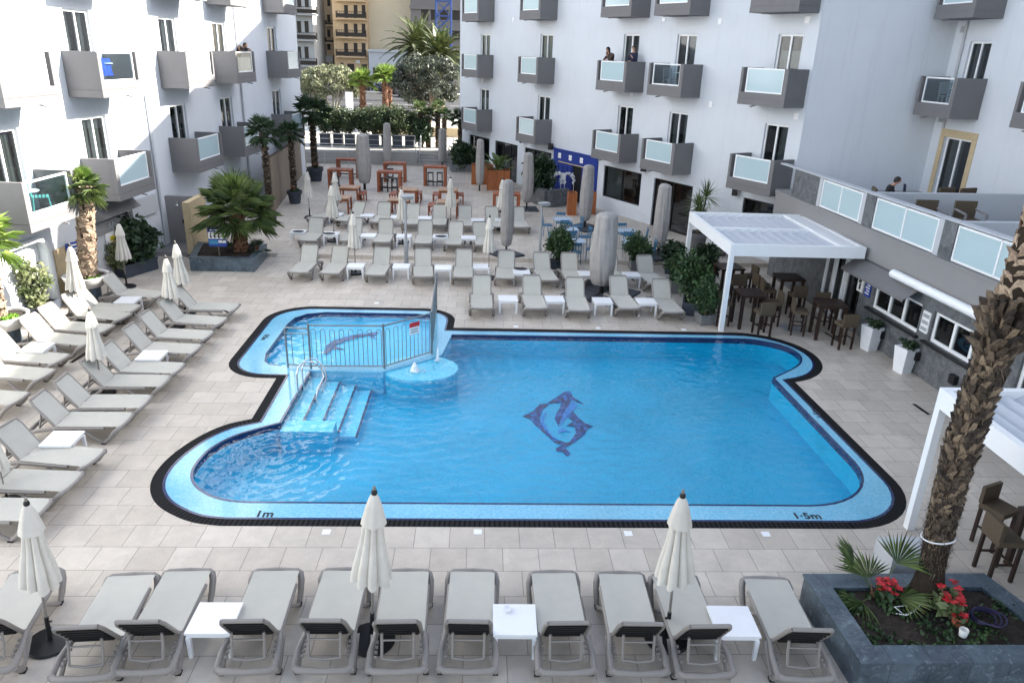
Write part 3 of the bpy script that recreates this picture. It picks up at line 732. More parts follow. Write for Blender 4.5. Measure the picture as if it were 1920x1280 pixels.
# royal blue shop front with flower badges
bl = MB(); n0 = .07
bl.box(11.85, 15.8, 0, n0, 2.05, 2.62); bl.box(11.85, 12.75, 0, n0, .15, 2.05); bl.box(15.3, 15.8, 0, n0, .15, 2.05)
bl.box(12.75, 13.2, 0, .02, .15, 2.05); bl.box(11.8, 15.85, 0, n0 + .05, 2.62, 2.68)
bf = bl.build('blue_shopfront', m['blue_paint'], right)
pd = MB(); pd.box(14.0, 15.3, 0, .03, .15, 2.0)
for i in range(3):
    for j in range(3): pd.box(14.08 + i * .4, 14.40 + i * .4, .03, .05, .3 + j * .56, .74 + j * .56)
pd.build('panelled_door', m['blue_paint'], bf)
dk = MB().box(13.2, 14.0, 0, .012, .15, 2.0).build('dark_doorway', m['dark_room'], bf)
MB().box(12.75, 15.3, n0 - .05, n0 + .02, 2.0, 2.05).build('lintel_trim', m['sand_stone'], bf)
for i in range(3):
    c = 15.2 - i * 1.0
    fl = MB()
    for k in range(4):
        a = pi / 4 + k * pi / 2
        ce = V((c + .095 * cos(a), n0, 2.34 + .095 * sin(a)))
        ring = [ce + V((.08 * cos(t * pi / 5), .015, .08 * sin(t * pi / 5))) for t in range(10)]
        fl.add(ring + [ce + V((0, .03, 0))], [(i_, (i_ + 1) % 10, 10) for i_ in range(10)])
    fl.build('flower_badge', m['sign_white'], bf)
MB().box(12.1, 12.5, n0, n0 + .012, 1.2, 1.42).build('notice', m['sign_white'], bf)
for i, (u, z) in enumerate(((18.95, 2.75), (15.95, 2.72), (8.2, 2.68), (2.55, 2.55))):
    sb = MB(); sb.cbox(u, .2, z - .16, .2, .2, .32, .5); sb.tube([(u, 0, z), (u, .15, z)], .03, 6); sb.build('wall_speaker', m['black'], right)
for u, z in ((24.0, 5.6), (9.6, 5.72), (20.5, 9.0), (7.9, 8.85), (4.6, 8.7), (.45, 8.7), (.25, 5.5), (4.55, 5.6)): MB().box(u, u + .2, 0, .03, z, z + .22).build('wall_vent', m['white_paint'], right)
# -------- end wing, set back behind the roof terrace
BA, BP = R(90 + 5.0), V((17.0, 20., 0))
endw = thing('hotel_wing', 'set-back hotel end wing at the right, balconies above a roof terrace', 'building', BP, BA)
colB = [(5.2, 7.12, 5.42, 6.45), (.5, 2.5, .9, 1.95), (-4.2, -2.2, -3.8, -2.75)]
opsB = [(d0, d1, 2.95 + 3.1 * r, 2.95 + 3.1 * r + 2.22, .13) for (_, _, d0, d1) in colB for r in range(1, 4)] + [(5.2, 6.6, 3.1, 5.15, .16), (.7, 2.1, 3.1, 5.15, .16)]
ZB = 16.9; eb = MB(); wall_openings(eb, -24, 7.3, -.3, ZB, opsB)
eb.add([(7.3, 0, -.3), (7.66, 4.84, -.3), (7.66, 4.84, 16.6), (7.3, 0, 16.6)], [(3, 2, 1, 0)])
eb.add([(-24, 0, -.3), (-24, -9, -.3), (-24, -9, ZB), (-24, 0, ZB)], [(0, 1, 2, 3)]); eb.add([(-24, 0, ZB), (7.3, 0, ZB), (14, -9, ZB), (-24, -9, ZB)], [(0, 1, 2, 3)])
eb.add([(7.3, 0, ZB), (7.66, 4.84, 16.6), (16, 0, 16.6), (14, -9, ZB)], [(0, 1, 2, 3)]); eb.add([(-24, -9, -.3), (14, -9, -.3), (14, -9, ZB), (-24, -9, ZB)], [(0, 1, 2, 3)])
eb.mi = 1; rooms(eb, opsB); eb.build('wall', [m['white_wall'], m['dark_room']], endw)
for k, (a, b, d0, d1) in enumerate(colB):
    for r in (1, 2):
        ft = 2.95 + 3.1 * r; balcony(endw, a, b, ft, 1, 'clear' if (k, r) == (0, 1) else 'frost')
        door_unit(endw, (d0, d1, ft, ft + 2.22, .13), 2, 'right')
for a in (5.2, .7):
    o = (a, a + 1.4, 3.1, 5.15, .16); door_unit(endw, o, 2, 'right')
    sv = MB(); sv.box(a - .22, a, 0, .03, 3.1, 5.4); sv.box(a + 1.4, a + 1.62, 0, .03, 3.1, 5.4); sv.box(a, a + 1.4, 0, .03, 5.15, 5.4); sv.build('stone_door_surround', m['sand_stone'], endw)
MB().tube([(6.75, .05, 5.4), (6.75, .05, 16)], .05, 8).build('downpipe', m['soft_wall'], endw, 40)
for u, z in ((6.85, 8.55), (6.9, 5.6), (2.7, 5.4)): MB().box(u, u + .2, 0, .03, z, z + .2).build('wall_vent', m['galv'], endw)
# -------- ground-floor bar with roof terrace
TA, TP = R(90 + 3.5), V((11.3, 18., 0)); TMX = M.Translation(TP) @ M.Rotation(TA, 4, 'Z')
bar = thing('poolside_bar', 'low grey stone-clad bar with white windows under a glass-railed roof terrace', 'building', TP, TA)
bops = [(-.42, 1.72, 1.0, 1.80, .12), (-3.1, -.92, 1.0, 1.80, .12), (-5.6, -3.9, .02, 1.95, .12), (2.4, 4.2, .02, 2.1, .12)]
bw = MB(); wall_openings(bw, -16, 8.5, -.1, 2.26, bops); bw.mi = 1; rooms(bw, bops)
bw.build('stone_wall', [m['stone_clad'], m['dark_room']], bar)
fa = MB(); fa.box(-16, 8.7, -.02, .06, 2.26, 3.04); fa.box(-16, 8.7, -.05, .10, 3.04, 3.10); fa.build('fascia', m['grey_paint'], bar)
MB().box(-16, 9.0, -6.2, -.02, 2.9, 3.09).build('terrace_floor', m['concrete'], bar)
MB().box(-16, 8.5, -6.2, -6.1, -.1, 2.9).build('rear_wall', m['soft_wall'], bar)
for a, b in ((5.8, 7.75), (2.5, 3.2), (-1.0, -.32), (-4.6, -3.95), (-8.2, -7.5)):
    x = MB().box(a, b - .2, -.14, .03, 3.10, 4.02).build('stone_pillar', m['stone_clad'], bar); MB().box(b - .2 if a < 5 else a - .2, b if a < 5 else a, -.13, .02, 3.10, 4.0).build('rendered_pier', m['soft_wall'], bar)
MB().box(-16, 8.7, -.17, .05, 4.02, 4.06).build('coping', m['soft_wall'], bar)
for a, b in ((3.22, 5.58), (-.3, 2.48), (-3.93, -1.02), (-7.48, -4.62)):
    fr = MB(); w = .05; c_ = (a + b) / 2
    for x in (a, c_ - w / 2, b - w): fr.box(x, x + w, -.04, .01, 3.12, 3.98)
    fr.box(a + w, b - w, -.04, .01, 3.93, 3.98); fr.box(a + w, b - w, -.04, .01, 3.12, 3.17)
    f = fr.build('balustrade_frame', m['white_paint'], bar)
    for x0, x1 in ((a + w, c_ - w / 2), (c_ + w / 2, b - w)): MB().box(x0, x1, -.02, -.008, 3.17, 3.93).build('glass_panel', m['frost'], f)
MB().box(3.0, 3.2, -5.6, -.15, 3.09, 4.02).build('divider_wall', m['soft_wall'], bar)
MB().box(-.9, -.7, -5.2, -.15, 3.09, 4.02).build('divider_wall', m['soft_wall'], bar)
for o, lf in zip(bops, (3, 3, 2, 2)):
    door_unit(bar, o, lf, None, 'white_paint', 'bar_window' if o[2] > .5 else 'terrace_door', .09)
sl = MB(); sl.box(-.55, 1.85, 0, .12, .93, .99); sl.box(-3.2, -.8, 0, .12, .93, .99); sl.build('sill', m['black_iron'], bar)
aw = MB(); aw.add([(2.75, .05, 2.2), (-.35, .05, 2.2), (-.35, .52, 1.9), (2.75, .52, 1.9), (2.75, .52, 1.83), (-.35, .52, 1.83)], [(3, 2, 1, 0), (2, 3, 4, 5)])
aw.add([(2.75, .05, 2.19), (-.35, .05, 2.19), (-.35, .52, 1.885), (2.75, .52, 1.885)], [(0, 1, 2, 3)])
aw.build('grey_awning', m['grey_balc'], bar)
rb_ = MB().tube([(.75, .2, 2.28), (-5.2, .2, 2.28)], .13, 12, True, .9).build('roller_awning_box', m['white_paint'], bar, 40)
for u, z in ((.9, .48), (-.72, .5), (-2.2, .5)):
    MB().box(u - .1, u + .1, 0, .12, z - .1, z + .12).build('wall_lamp', m['black'], bar)
sg = MB().box(2.25, 2.55, 0, .03, 1.25, 1.68).build('toilet_sign', m['sign_white'], bar)
pf_ = MB(); pf_.lathe([(.0, .0), (.05, .0), (.05, .1), (0, .1)], 8, (2.4, .035, 1.53)); pf_.box(2.36, 2.44, .03, .036, 1.32, 1.5); pf_.build('pictogram', m['black'], sg)
sg = MB().box(1.86, 2.14, 0, .03, 1.22, 1.65).build('notice_board', m['sign_blue'], bar)
ln = MB()
for i in range(4): ln.box(1.9, 2.1 - (i % 2) * .05, .03, .034, 1.3 + i * .08, 1.34 + i * .08)
ln.build('notice_lines', m['sign_white'], sg)
sg = MB().box(-.85, -.55, 0, .03, 1.15, 1.7).build('menu_board', m['sign_white'], bar)
ln = MB()
for i in range(3): ln.box(-.82, -.58, .03, .036, 1.2 + i * .17, 1.29 + i * .17)
ln.build('menu_lines', m['galv'], sg)
# -------- shower alcove walls and reed screen at the left
sw = MB(); sw.box(-12.05, -10.75, 28.62, 28.82, 0, 1.95); sw.box(-12.05, -10.6, 27.2, 28.62, 0, .16)
swt = thing('shower_wall', 'grey rendered shower wall beside the marble planter with a sandstone end', 'wall', (-11.3, 28.6, 0))
T0 = M.Translation((11.3, -28.6, 0)); sw.v = [T0 @ p for p in sw.v]; sw.build('wall', m['grey_paint'], swt)
MB().box(.55, .78, -1.5, .22, 0, 2.02).build('sandstone_end_wall', m['sand_stone'], swt)
sh = MB(); sh.tube([(-.15, .02, 1.72), (-.15, -.12, 1.76), (-.15, -.2, 1.7)], .015, 6); sh.lathe([(0, .03), (.05, .02), (.06, 0), (0, 0)], 10, (-.15, -.2, 1.66)); sh.build('shower_head', m['steel'], swt, 40)
MB().box(-.08, .04, -.06, .02, .95, 1.08).build('shower_valve', m['black'], swt)
bf0, bf1 = V((-9.55, 34.6, .15)), V((-10.95, 47.8, .15)); dd = bf1 - bf0
bt = thing('reed_fence', 'brown reed screen fence along the left edge of the terrace', 'fence', bf0, math.atan2(dd.y, dd.x))
Lh = dd.length
fb = MB().add([(0, 0, 0), (Lh, 0, 0), (Lh, 0, 1.95), (0, 0, 2.5), (0, .06, 0), (Lh, .06, 0), (Lh, .06, 1.95), (0, .06, 2.5)], [(0, 1, 2, 3), (7, 6, 5, 4), (3, 2, 6, 7), (0, 3, 7, 4), (1, 5, 6, 2)])
fb.build('reed_panel', m['bamboo'], bt)
fc = MB(); fc.beam((0, .03, 2.53), (Lh, .03, 1.98), .1, .05)
for i in range(7): fc.tube([(Lh * i / 6, .1, 0), (Lh * i / 6, .1, 2.5 - .55 * i / 6)], .035, 6)
fc.build('fence_frame', m['wood_dark'], bt)
# ---------------------------------------------------------------- sun loungers
def make_lounger():
    t = thing('sun_lounger', 'lounger', 'sun lounger')
    w = .315
    f = MB()
    ww = .355
    for s in (-1, 1):
        x = s * w; X = s * ww
        f.tube([(x, .0, .325), (x, -.95, .315), (X, -1.22, .285), (X, -1.45, .235)], [.036, .038, .042, .044], 8)        # side rail
        f.tube([(x, -.42, .305), (X, -.2, .13), (X, -.05, .025)], [.028, .03, .032], 7)                                  # foot leg, inner limb
        f.tube([(s * .27, .315, .33), (s * .33, .27, .315), (X, .2, .25), (X, .08, .1), (X, -.02, .03)], [.04, .048, .048, .044, .036], 9)   # sweeping front leg
        f.tube([(X, -1.45, .235), (X, -1.40, .16), (X, -1.28, .03)], [.046, .046, .036], 8)
        f.tube([(X, -1.28, .03), (X, -1.14, .12), (X, -.92, .30)], [.032, .03, .032], 7)                                 # rear leg
        for k in range(4): f.cbox(x - s * .03, -1.06 - k * .075, .285 - k * .012, .04, .03, .035)
    f.tube([(-.28, .31, .33), (0, .335, .33), (.28, .31, .33)], .034, 8)
    f.tube([(-ww - .005, -1.42, .24), (-ww * .85, -1.47, .225), (0, -1.49, .225), (ww * .85, -1.47, .225), (ww + .005, -1.42, .24)], [.042, .047, .043, .047, .042], 10)
    f.build('frame', m['lframe'], t, 50)
    for X in (-ww, ww):
        for y in (-1.28, -.03): MB().cbox(X, y, 0, .07, .085, .03).build('rubber_foot', m['rubber'], t)
    b0, b1 = V((0, -.95, .35)), V((0, -1.35, .90))
    bf = MB()
    for s in (-1, 1): bf.tube([(s * .285, -.95, .345), (s * .285, -1.27, .785), (s * .25, -1.34, .89)], .027, 7)
    bf.tube([(-.25, -1.34, .89), (.25, -1.34, .89)], .03, 7)
    for s in (-1, 1): bf.tube([(s * .2, -1.22, .60), (s * .2, -1.24, .45), (s * .2, -1.30, .265)], .019, 6)
    bf.tube([(-.2, -1.30, .265), (0, -1.33, .26), (.2, -1.30, .265)], .018, 6)
    bf.tube([(-.2, -1.235, .50), (.2, -1.235, .50)], .014, 6)
    bf.build('backrest_frame', m['lframe'], t, 50)
    wr = [rnd.uniform(0, 6) for _ in range(4)]
    def bed(u, v):
        x = (u - .5) * .645; y = -.93 + v * 1.225
        return (x, y, .366 - .012 * sin(pi * u) + .006 * sin(y * 30 + wr[0] + 2 * u) * sin(pi * u) * max(0, .45 - v) * 2.4 - max(0, v - .94) * .25)
    MB().grid(bed, 8, 26).build('seat_sling', m['sling'], t, 60)
    def bk(u, v):
        p = b0.lerp(b1, v); k = 1 - max(0, v - .86) * 1.0
        n_ = V((0, .49, .45)).normalized()
        q = p + n_ * (.016 - .012 * sin(pi * u) + .003 * sin(v * 17 + wr[1]) * sin(pi * u))
        return (((u - .5) * .60 * k), q.y, q.z)
    MB().grid(bk, 8, 14).build('backrest_sling', m['sling'], t, 60)
    u_ = MB().add([(-.265, -.99, .375), (.265, -.99, .375), (.235, -1.335, .865), (-.235, -1.335, .865)], [(0, 1, 2, 3)])
    for k in range(5): u_.beam((-.25, -1.02 - k * .07, .40 + k * .098), (.25, -1.02 - k * .07, .40 + k * .098), .02, .025)
    u_.build('backrest_underside', m['under'], t)
    return t
LK = Kind(make_lounger())
def lounger(fx, fy, hx, hy, label, group, z=0., hz=.85):
    """fx,fy: pixel midway between the two front feet; hx,hy: pixel of the backrest top"""
    a, b = g(fx, fy, z), g(hx, hy, z + hz); d = a - b
    o = LK.put((a.x, a.y, z), math.atan2(d.y, d.x) - pi / 2 + rnd.uniform(-.012, .012), label, group)
    return o
def lounger_at(x, y, rz, label, group, z=0.): return LK.put((x, y, z), rz, label, group)
GF = 'sun loungers in the nearest row, heads towards the camera'
# front row: pixel of the foot end and of the rear bar
for i, (fx, fy, rx, ry) in enumerate([(62, 1080, -25, 1246), (245, 1083, 158, 1262), (350, 1076, 272, 1249), (517, 1076, 464, 1246), (648, 1073, 606, 1248), (762, 1076, 745, 1248),
        (886, 1076, 877, 1248), (1038, 1079, 1061, 1250), (1164, 1081, 1197, 1251), (1265, 1086, 1320, 1254), (1438, 1091, 1507, 1262)]):
    a, b = g(fx, fy, .36), g(rx, ry, .21); d = V((a.x - b.x, a.y - b.y, 0)); c = (a + b) / 2; d.normalize()
    p = c + d * .585
    lab = {0: 'grey lounger cut by the left picture edge, nearest row', 1: 'grey lounger of the nearest row just right of the parasol with the tilted pole', 2: 'grey lounger of the nearest row whose right side touches the leftmost white table',
           3: 'grey lounger of the nearest row just right of the leftmost white table', 4: 'grey lounger of the nearest row just left of the middle parasol pole', 5: 'grey lounger of the nearest row just right of the middle parasol pole',
           6: 'grey lounger of the nearest row just left of the table with the ashtray', 7: 'grey lounger of the nearest row just right of the table with the ashtray',
           8: 'grey lounger of the nearest row, left of the right parasol pole', 9: 'grey lounger of the nearest row between the right parasol pole and rightmost white table', 10: 'grey lounger of the nearest row beside the marble planter'}[i]
    lounger_at(p.x, p.y, math.atan2(d.y, d.x) - pi / 2, lab, GF)
GL = 'sun loungers on the left deck turned towards the pool'
colB_ = [(445, 575, 345, 543), (418, 602, 308, 563), (393, 628, 272, 589), (370, 654, 237, 614), (338, 690, 198, 649), (312, 714, 163, 675), (276, 752, 116, 712), (240, 786, 73, 745), (180, 858, 5, 800), (140, 902, -45, 850), (80, 955, -110, 905)]
colA_ = [(304, 552, 204, 517), (256, 578, 157, 543), (234, 594, 120, 551), (202, 616, 82, 575), (170, 640, 40, 594), (116, 673, -12, 628), (88, 702, -50, 655), (38, 747, -100, 700)]
for nm, colx in (('pool-side', colB_), ('wall-side', colA_)):
    for i, (fx, fy, hx, hy) in enumerate(colx):
        a = g(fx, fy, .36); b = g(hx, hy, .84); d = V((a.x - b.x, a.y - b.y, 0)); d.normalize()
        p = V((a.x, a.y, 0)) - d * .33
        lab = 'grey lounger facing the pool, %s from the far end of the %s left column' % (NTH[i], nm) if i else 'grey lounger facing the pool at the far end of the %s left column' % nm
        lounger_at(p.x, p.y, math.atan2(d.y, d.x) - pi / 2 + rnd.uniform(-.015, .015), lab, GL)
def zr(pts, x0, y0, k): return [(x0 + a / k, y0 + b / k) for a, b in pts]
R0 = [((903, 592), (904, 526)), ((1003, 592), (999, 526)), ((1083, 596), (1080, 527)), ((1174, 592), (1165, 526)), ((1256, 599), (1244, 531))]
R1 = [((565, 524), (578, 464)), ((623, 526), (635, 466)), ((706.5, 529), (714, 470)), ((794, 532), (793, 472)), ((868, 533), (870, 474)), ((947, 535), (949, 477)), ((1026, 539), (1018, 479)), ((1076, 540), (1070, 481)), ((1150, 541), (1146, 484)), ((1226, 545), (1213, 485))]
R2 = [((581, 464), (590, 413)), ((656, 464), (663, 414)), ((718, 466.5), (722, 416.5)), ((794, 469), (797, 415)), ((850, 471), (854, 421)), ((906, 472), (901, 421))]
R3 = [((595, 423), (601, 384)), ((647, 426), (662, 384)), ((713, 428.5), (718, 384)), ((770, 432), (774, 386)), ((822, 433.5), (823.6, 388)), ((871, 435), (872, 389)), ((929, 437), (924, 392)), ((977, 437.7), (972.7, 392))]
GB = 'sun loungers in the rows beyond the pool'
for rows, z, desc in ((R0, 0, 'the row right beside the far pool edge'), (R1, 0, 'the row standing in front of the terrace step'), (R2, .15, 'the middle row on the raised terrace'), (R3, .15, 'the rearmost row before the picnic tables')):
    for i, (f_, h_) in enumerate(rows):
        lounger(*f_, *h_, 'grey lounger, %s in %s' % (ORD[i] if i < len(rows) - 1 else 'rightmost', desc), GB, z)
# ---------------------------------------------------------------- white side tables
def make_table():
    t = thing('side_table', 'table', 'side table')
    MB().cbox(0, 0, .385, .58, .58, .035).build('tabletop', m['white_plastic'], t)
    MB().cbox(0, 0, .335, .54, .54, .05).build('apron', m['white_plastic'], t)
    for sx in (-1, 1):
        for sy in (-1, 1): MB().cbox(sx * .255, sy * .255, 0, .06, .06, .335, 0, .8).build('leg', m['white_plastic'], t)
    return t
TK = Kind(make_table())
GT = 'white square side tables between the loungers'
FT = [(402, 1157, 'leftmost white side table of the nearest row'), (965, 1160, 'white side table with a small ashtray on it, nearest row'), (1375, 1163, 'white side table of the nearest row, left of the lounger by the marble planter')]
for px, py, lab in FT:
    p = g(px, py, .42); TK.put((p.x, p.y, 0), rnd.uniform(-.03, .03), lab, GT)
for px, py, lab in [(240, 561, 'white side table at the far end of the left deck loungers'), (69, 650, 'white side table among the wall-side left loungers'), (284, 665, 'white side table among the pool-side left loungers'), (116, 821, 'nearest white side table of the left deck loungers')]:
    p = g(px, py, .42); TK.put((p.x, p.y, 0), .03, lab, GT)
for pts, z, desc in (([(952, 588), (1040, 589), (1130, 592), (1212.5, 593)], 0, 'beside the far pool edge loungers'),
                     ([(666, 523), (751.5, 524), (830, 526.5), (902, 524), (977.6, 535), (1101, 538), (1184, 540)], 0, 'in the row before the terrace step'),
                     ([(558, 456), (620, 460), (690, 463), (756.5, 464), (825, 465), (878, 467)], .15, 'in the middle terrace lounger row'),
                     ([(629, 421), (687.5, 423), (744.5, 426), (796, 428), (895, 432), (940, 431)], .15, 'in the rearmost lounger row')):
    for i, (px, py) in enumerate(pts):
        p = g(px, py, z); TK.put((p.x, p.y + .26, z), .02, 'white side table %s, %s' % (desc, ORD[i] if i < len(pts) - 1 else 'rightmost'), GT)
def tray(px, py, z, label):
    p = g(px, py, z + .425)
    return tag(MB().lathe([(.2, 0), (.24, .015), (.22, .02), (.19, .008), (0, .008)], 18, (0, 0, 0), None, 1., .7).build('serving_tray', m['black'], None, 40, (p.x, p.y, z + .422)), label, 'tray', 'dark trays left on the side tables')
tray(559, 434, .15, 'dark round tray on the leftmost table of the middle terrace row'); tray(827, 443, .15, 'dark tray on a middle row table just left of the parasol'); tray(976, 504, 0, 'dark tray on the table left of the wooden tub shrub'); tray(617, 438, .15, 'dark tray on the table at the parasol base, middle row')
p = g(952, 1143, .43)
tag(MB().lathe([(.045, 0), (.06, .03), (.05, .045), (.035, .02), (0, .015)], 16).build('ashtray', m['white_plastic'], None, 40, (p.x, p.y, .421)), 'small white ashtray on a side table of the nearest row', 'ashtray')
# ---------------------------------------------------------------- closed parasols
def make_parasol(tilt_seed, base='disc', name='parasol', top=2.38, low=1.02, rb=.165):
    t = thing(name, 'parasol', 'parasol')
    MB().tube([(0, 0, .05), (0, 0, top)], .019, 8).build('pole', m['pole'], t, 40)
    r_ = random.Random(tilt_seed); ph = [r_.uniform(0, 6) for _ in range(4)]
    amp = [r_.uniform(.7, 1.3) for _ in range(9)]
    def fold(a, k):
        q = (4 * a + ph[0]) / (2 * pi) * 2; i = int(math.floor(q)) % 8; v = q - math.floor(q)
        pl = abs(sin(pi * v)) ** .55                                        # rounded pleats with sharp valleys between the ribs
        return .70 + .42 * pl * amp[i] + .05 * sin(3 * a + ph[1]) + .05 * sin(2 * a + ph[3])
    prof = []; hgt = top - .12
    for i in range(15):
        v = i / 14; z = low + (hgt - .10 - low) * v
        prof.append((rb * (1 - v) + .062 + .006 * sin(v * 9), z))
    cb = MB().lathe(prof, 96, (0, 0, 0), fold)
    for k in range(96): cb.v[k].z += .022 * sin(8 * (2 * pi * k / 96) + ph[2]) + .02 * sin(2 * pi * k / 96 + ph[1])
    cb.f = [f for f in cb.f if len(f) < 20]; cb.m = [0] * len(cb.f)
    c = cb.build('canopy', m['canopy'], t, 70)
    tp = [(.150, hgt - .40), (.142, hgt - .34), (.105, hgt - .17), (.062, hgt - .03), (.03, hgt + .02)]
    def f2(a, k): return 1 + .10 * abs(sin(4 * a + ph[0])) * max(0, 1 - k * .22) - .04 + .04 * sin(5 * a)
    MB().lathe(tp, 40, (0, 0, 0), f2).build('vent_flap', m['canopy'], c, 70)
    MB().lathe([(.035, 0), (.04, .03), (.03, .06), (0, .075)], 12, (0, 0, hgt + .01)).build('finial', m['black'], t, 50)
    if base == 'disc': b = MB().lathe([(.30, 0), (.31, .02), (.29, .045), (.1, .06), (.03, .065)], 28)
    else: b = MB().cbox(0, 0, 0, .46, .46, .06)
    b.tube([(0, 0, .06), (0, 0, .46)], [.034, .028], 10); b.cbox(.035, 0, .36, .05, .02, .02)
    b.build('base', m['black_iron'], t, 40)
    return t
PA, PB, PC = Kind(make_parasol(1)), Kind(make_parasol(5, 'plate')), Kind(make_parasol(9))
GP = 'closed white parasols among the loungers'
def parasol(kind, bx, by, ty, lab, z=0., rz=0., tilt=0.):
    p = g(bx, by, z); k = (zat(bx, ty, p) - z) / 2.38
    o = kind.put((p.x, p.y, z), rz, lab, GP, (k, k, k))
    if tilt: o.rotation_euler = (M.Rotation(tilt, 4, 'Y') @ M.Rotation(rz, 4, 'Z')).to_euler()
    return o
TILT = {697: .05, 95: .058, 1250: -.02, 193: .02, 153: .03, 238: .03, 349: -.02}
for kd, bx, by, ty, lab, z, rz in [
    (PA, 95, 1205, 915, 'closed white parasol on a black disc base, nearest row at left', 0, .5), (PC, 697, 1200, 910, 'closed cream parasol at the middle of the nearest row', 0, 2.), (PA, 1250, 1197, 912, 'closed white parasol at the right of the nearest row', 0, 3.4),
    (PC, 193, 738, 572, 'closed cream parasol at the middle of the left deck', 0, .3), (PA, 15, 940, 782, 'closed white parasol at the left picture edge', 0, 1.2), (PC, 153, 603, 453, 'closed sunlit parasol in front of the sunlit palm bowl', 0, 2.4),
    (PA, 238, 538, 412, 'closed white parasol in front of the dark round shrub', 0, 4.), (PC, 349, 588, 450, 'rear one of the two closed parasols standing close together at the left', 0, 5.), (PA, 329, 613, 477, 'front one of the two closed parasols standing close together at the left', 0, 1.),
    (PB, 581, 408, 318, 'closed white parasol beside the two dark palm pots', .15, 0), (PB, 632, 416, 319, 'closed white parasol behind another one by the left picnic table', .15, 1.), (PC, 627, 452, 342, 'closed white parasol directly in front of the left picnic tables', .15, 2.2),
    (PB, 667, 513, 395, 'closed white parasol behind the leftmost table of the step row', 0, .4), (PB, 755, 456, 350, 'closed white parasol just left of the tall lamp post', .15, 1.5), (PB, 845, 428, 330, 'closed white parasol at the right picnic tables', .15, 3.),
    (PC, 916, 522, 402, 'closed white parasol left of the tall grey covered parasol', 0, .9), (PB, 940, 430, 332, 'closed white parasol touching the grey cover by the slatted bar table', .15, 2.), (PB, 1116, 530, 398, 'closed white parasol half hidden behind the big grey cover', 0, .2)]:
    parasol(kd, bx, by, ty, lab, z, rz, TILT.get(bx, 0.))
# big grey covered parasols
def make_cover(seed, plate=True):
    t = thing('covered_parasol', 'cover', 'parasol')
    r_ = random.Random(seed); ph = [r_.uniform(0, 6) for _ in range(6)]
    MB().tube([(0, 0, 0), (0, 0, 1.1)], .045, 10).build('pole', m['black_iron'], t, 40)
    pr = [(.12, .36), (.20, .40), (.25, .62), (.285, 1.1), (.285, 1.6), (.265, 2.1), (.24, 2.5), (.225, 2.78), (.16, 2.86), (.0, 2.9)]
    P2 = []
    for (r0, z0), (r1, z1) in zip(pr[:-1], pr[1:]):
        for k in range(4): P2.append((r0 + (r1 - r0) * k / 4, z0 + (z1 - z0) * k / 4))
    P2.append(pr[-1])
    def fold(a, k): return 1 + .08 * sin(3 * a + ph[0] + k * .05) + .09 * (abs(sin(3.5 * a + ph[1] - k * .06)) - .5) + .05 * (abs(sin(6 * a + ph[2] + k * .09)) - .5) + .02 * sin(17 * a + ph[3] + k * .3)
    MB().lathe(P2, 72, (0, 0, 0), fold, 1., .8).build('cover', m['cover'], t, 60)
    if plate:
        b = MB()
        for sx in (-1, 1):
            for sy in (-1, 1): b.cbox(sx * .30, sy * .30, 0, .56, .56, .07)
        b.build('base_plate', m['base_stone'], t)
    return t
CA, CB, CC = Kind(make_cover(3)), Kind(make_cover(8)), Kind(make_cover(4, False))
GC = 'large parasols wrapped in grey covers'
for kd, bx, by, tx, ty, wpx, lab, z in [(CC, 684, 356, 671, 250, 31, 'stout grey covered parasol at the left behind the picnic tables', .15), (CC, 727, 312, 720, 230, 15, 'slim grey covered parasol before the retaining wall', .15), (CC, 829, 313, 822, 240, 15, 'slim grey covered parasol in front of the steps', .15),
        (CC, 899, 358, 895, 260, 17, 'grey covered parasol beside the wooden planter boxes', .15), (CB, 987, 393, 985, 285, 20, 'grey covered parasol beside the stone planter of bushes', .15), (CA, 949, 478, 955, 336, 24, 'grey covered parasol on dark plates left of the round-headed lamp', .15),
        (CB, 1096, 428, 1096, 308, 26, 'grey covered parasol in front of the blue shop front', .15), (CB, 1233, 480, 1238, 343, 30, 'grey covered parasol by the glazed bar door', .15), (CA, 1127, 552, 1130, 397, 54, 'widest grey covered parasol, behind the far pool edge loungers', 0)]:
    p = g(bx, by, z); h = zat(tx, ty, p) - z; D = (p - V((0, 0, H))).dot(FW); w = wpx / F * D
    kd.put((p.x, p.y, z), rnd.uniform(0, 3), lab, GC, (w / .56, w / .56, h / 2.9))
# ---------------------------------------------------------------- lamp posts
def lamp_post(bx, by, ty, z, label, thick):
    p = g(bx, by, z); h = zat(bx, ty, p) - z
    t = thing('lamp_post', label, 'lamp post', (p.x, p.y, z))
    MB().tube([(0, 0, 0), (0, 0, .9), (0, 0, .93), (0, 0, h - .12)], [.085 * thick, .08 * thick, .05, .042], 12).build('post', m['galv'], t, 40)
    MB().lathe([(.14, 0), (.14, .03), (.1, .05)], 14).build('base_flange', m['galv'], t, 40)
    hd = MB().cbox(.08, 0, h - .16, .42, .30, .08, .4, .7); hd.cbox(.08, 0, h - .08, .40, .28, .05, .4)
    hd.build('lamp_head', m['galv'], t)
    return t
lamp_post(762, 496, 365, 0, 'tall grey lamp post with a flat tilted head in front of the picnic tables', 1.)
lamp_post(1012, 479, 378, .15, 'slender pale lamp post beside the blue café tables', .6)
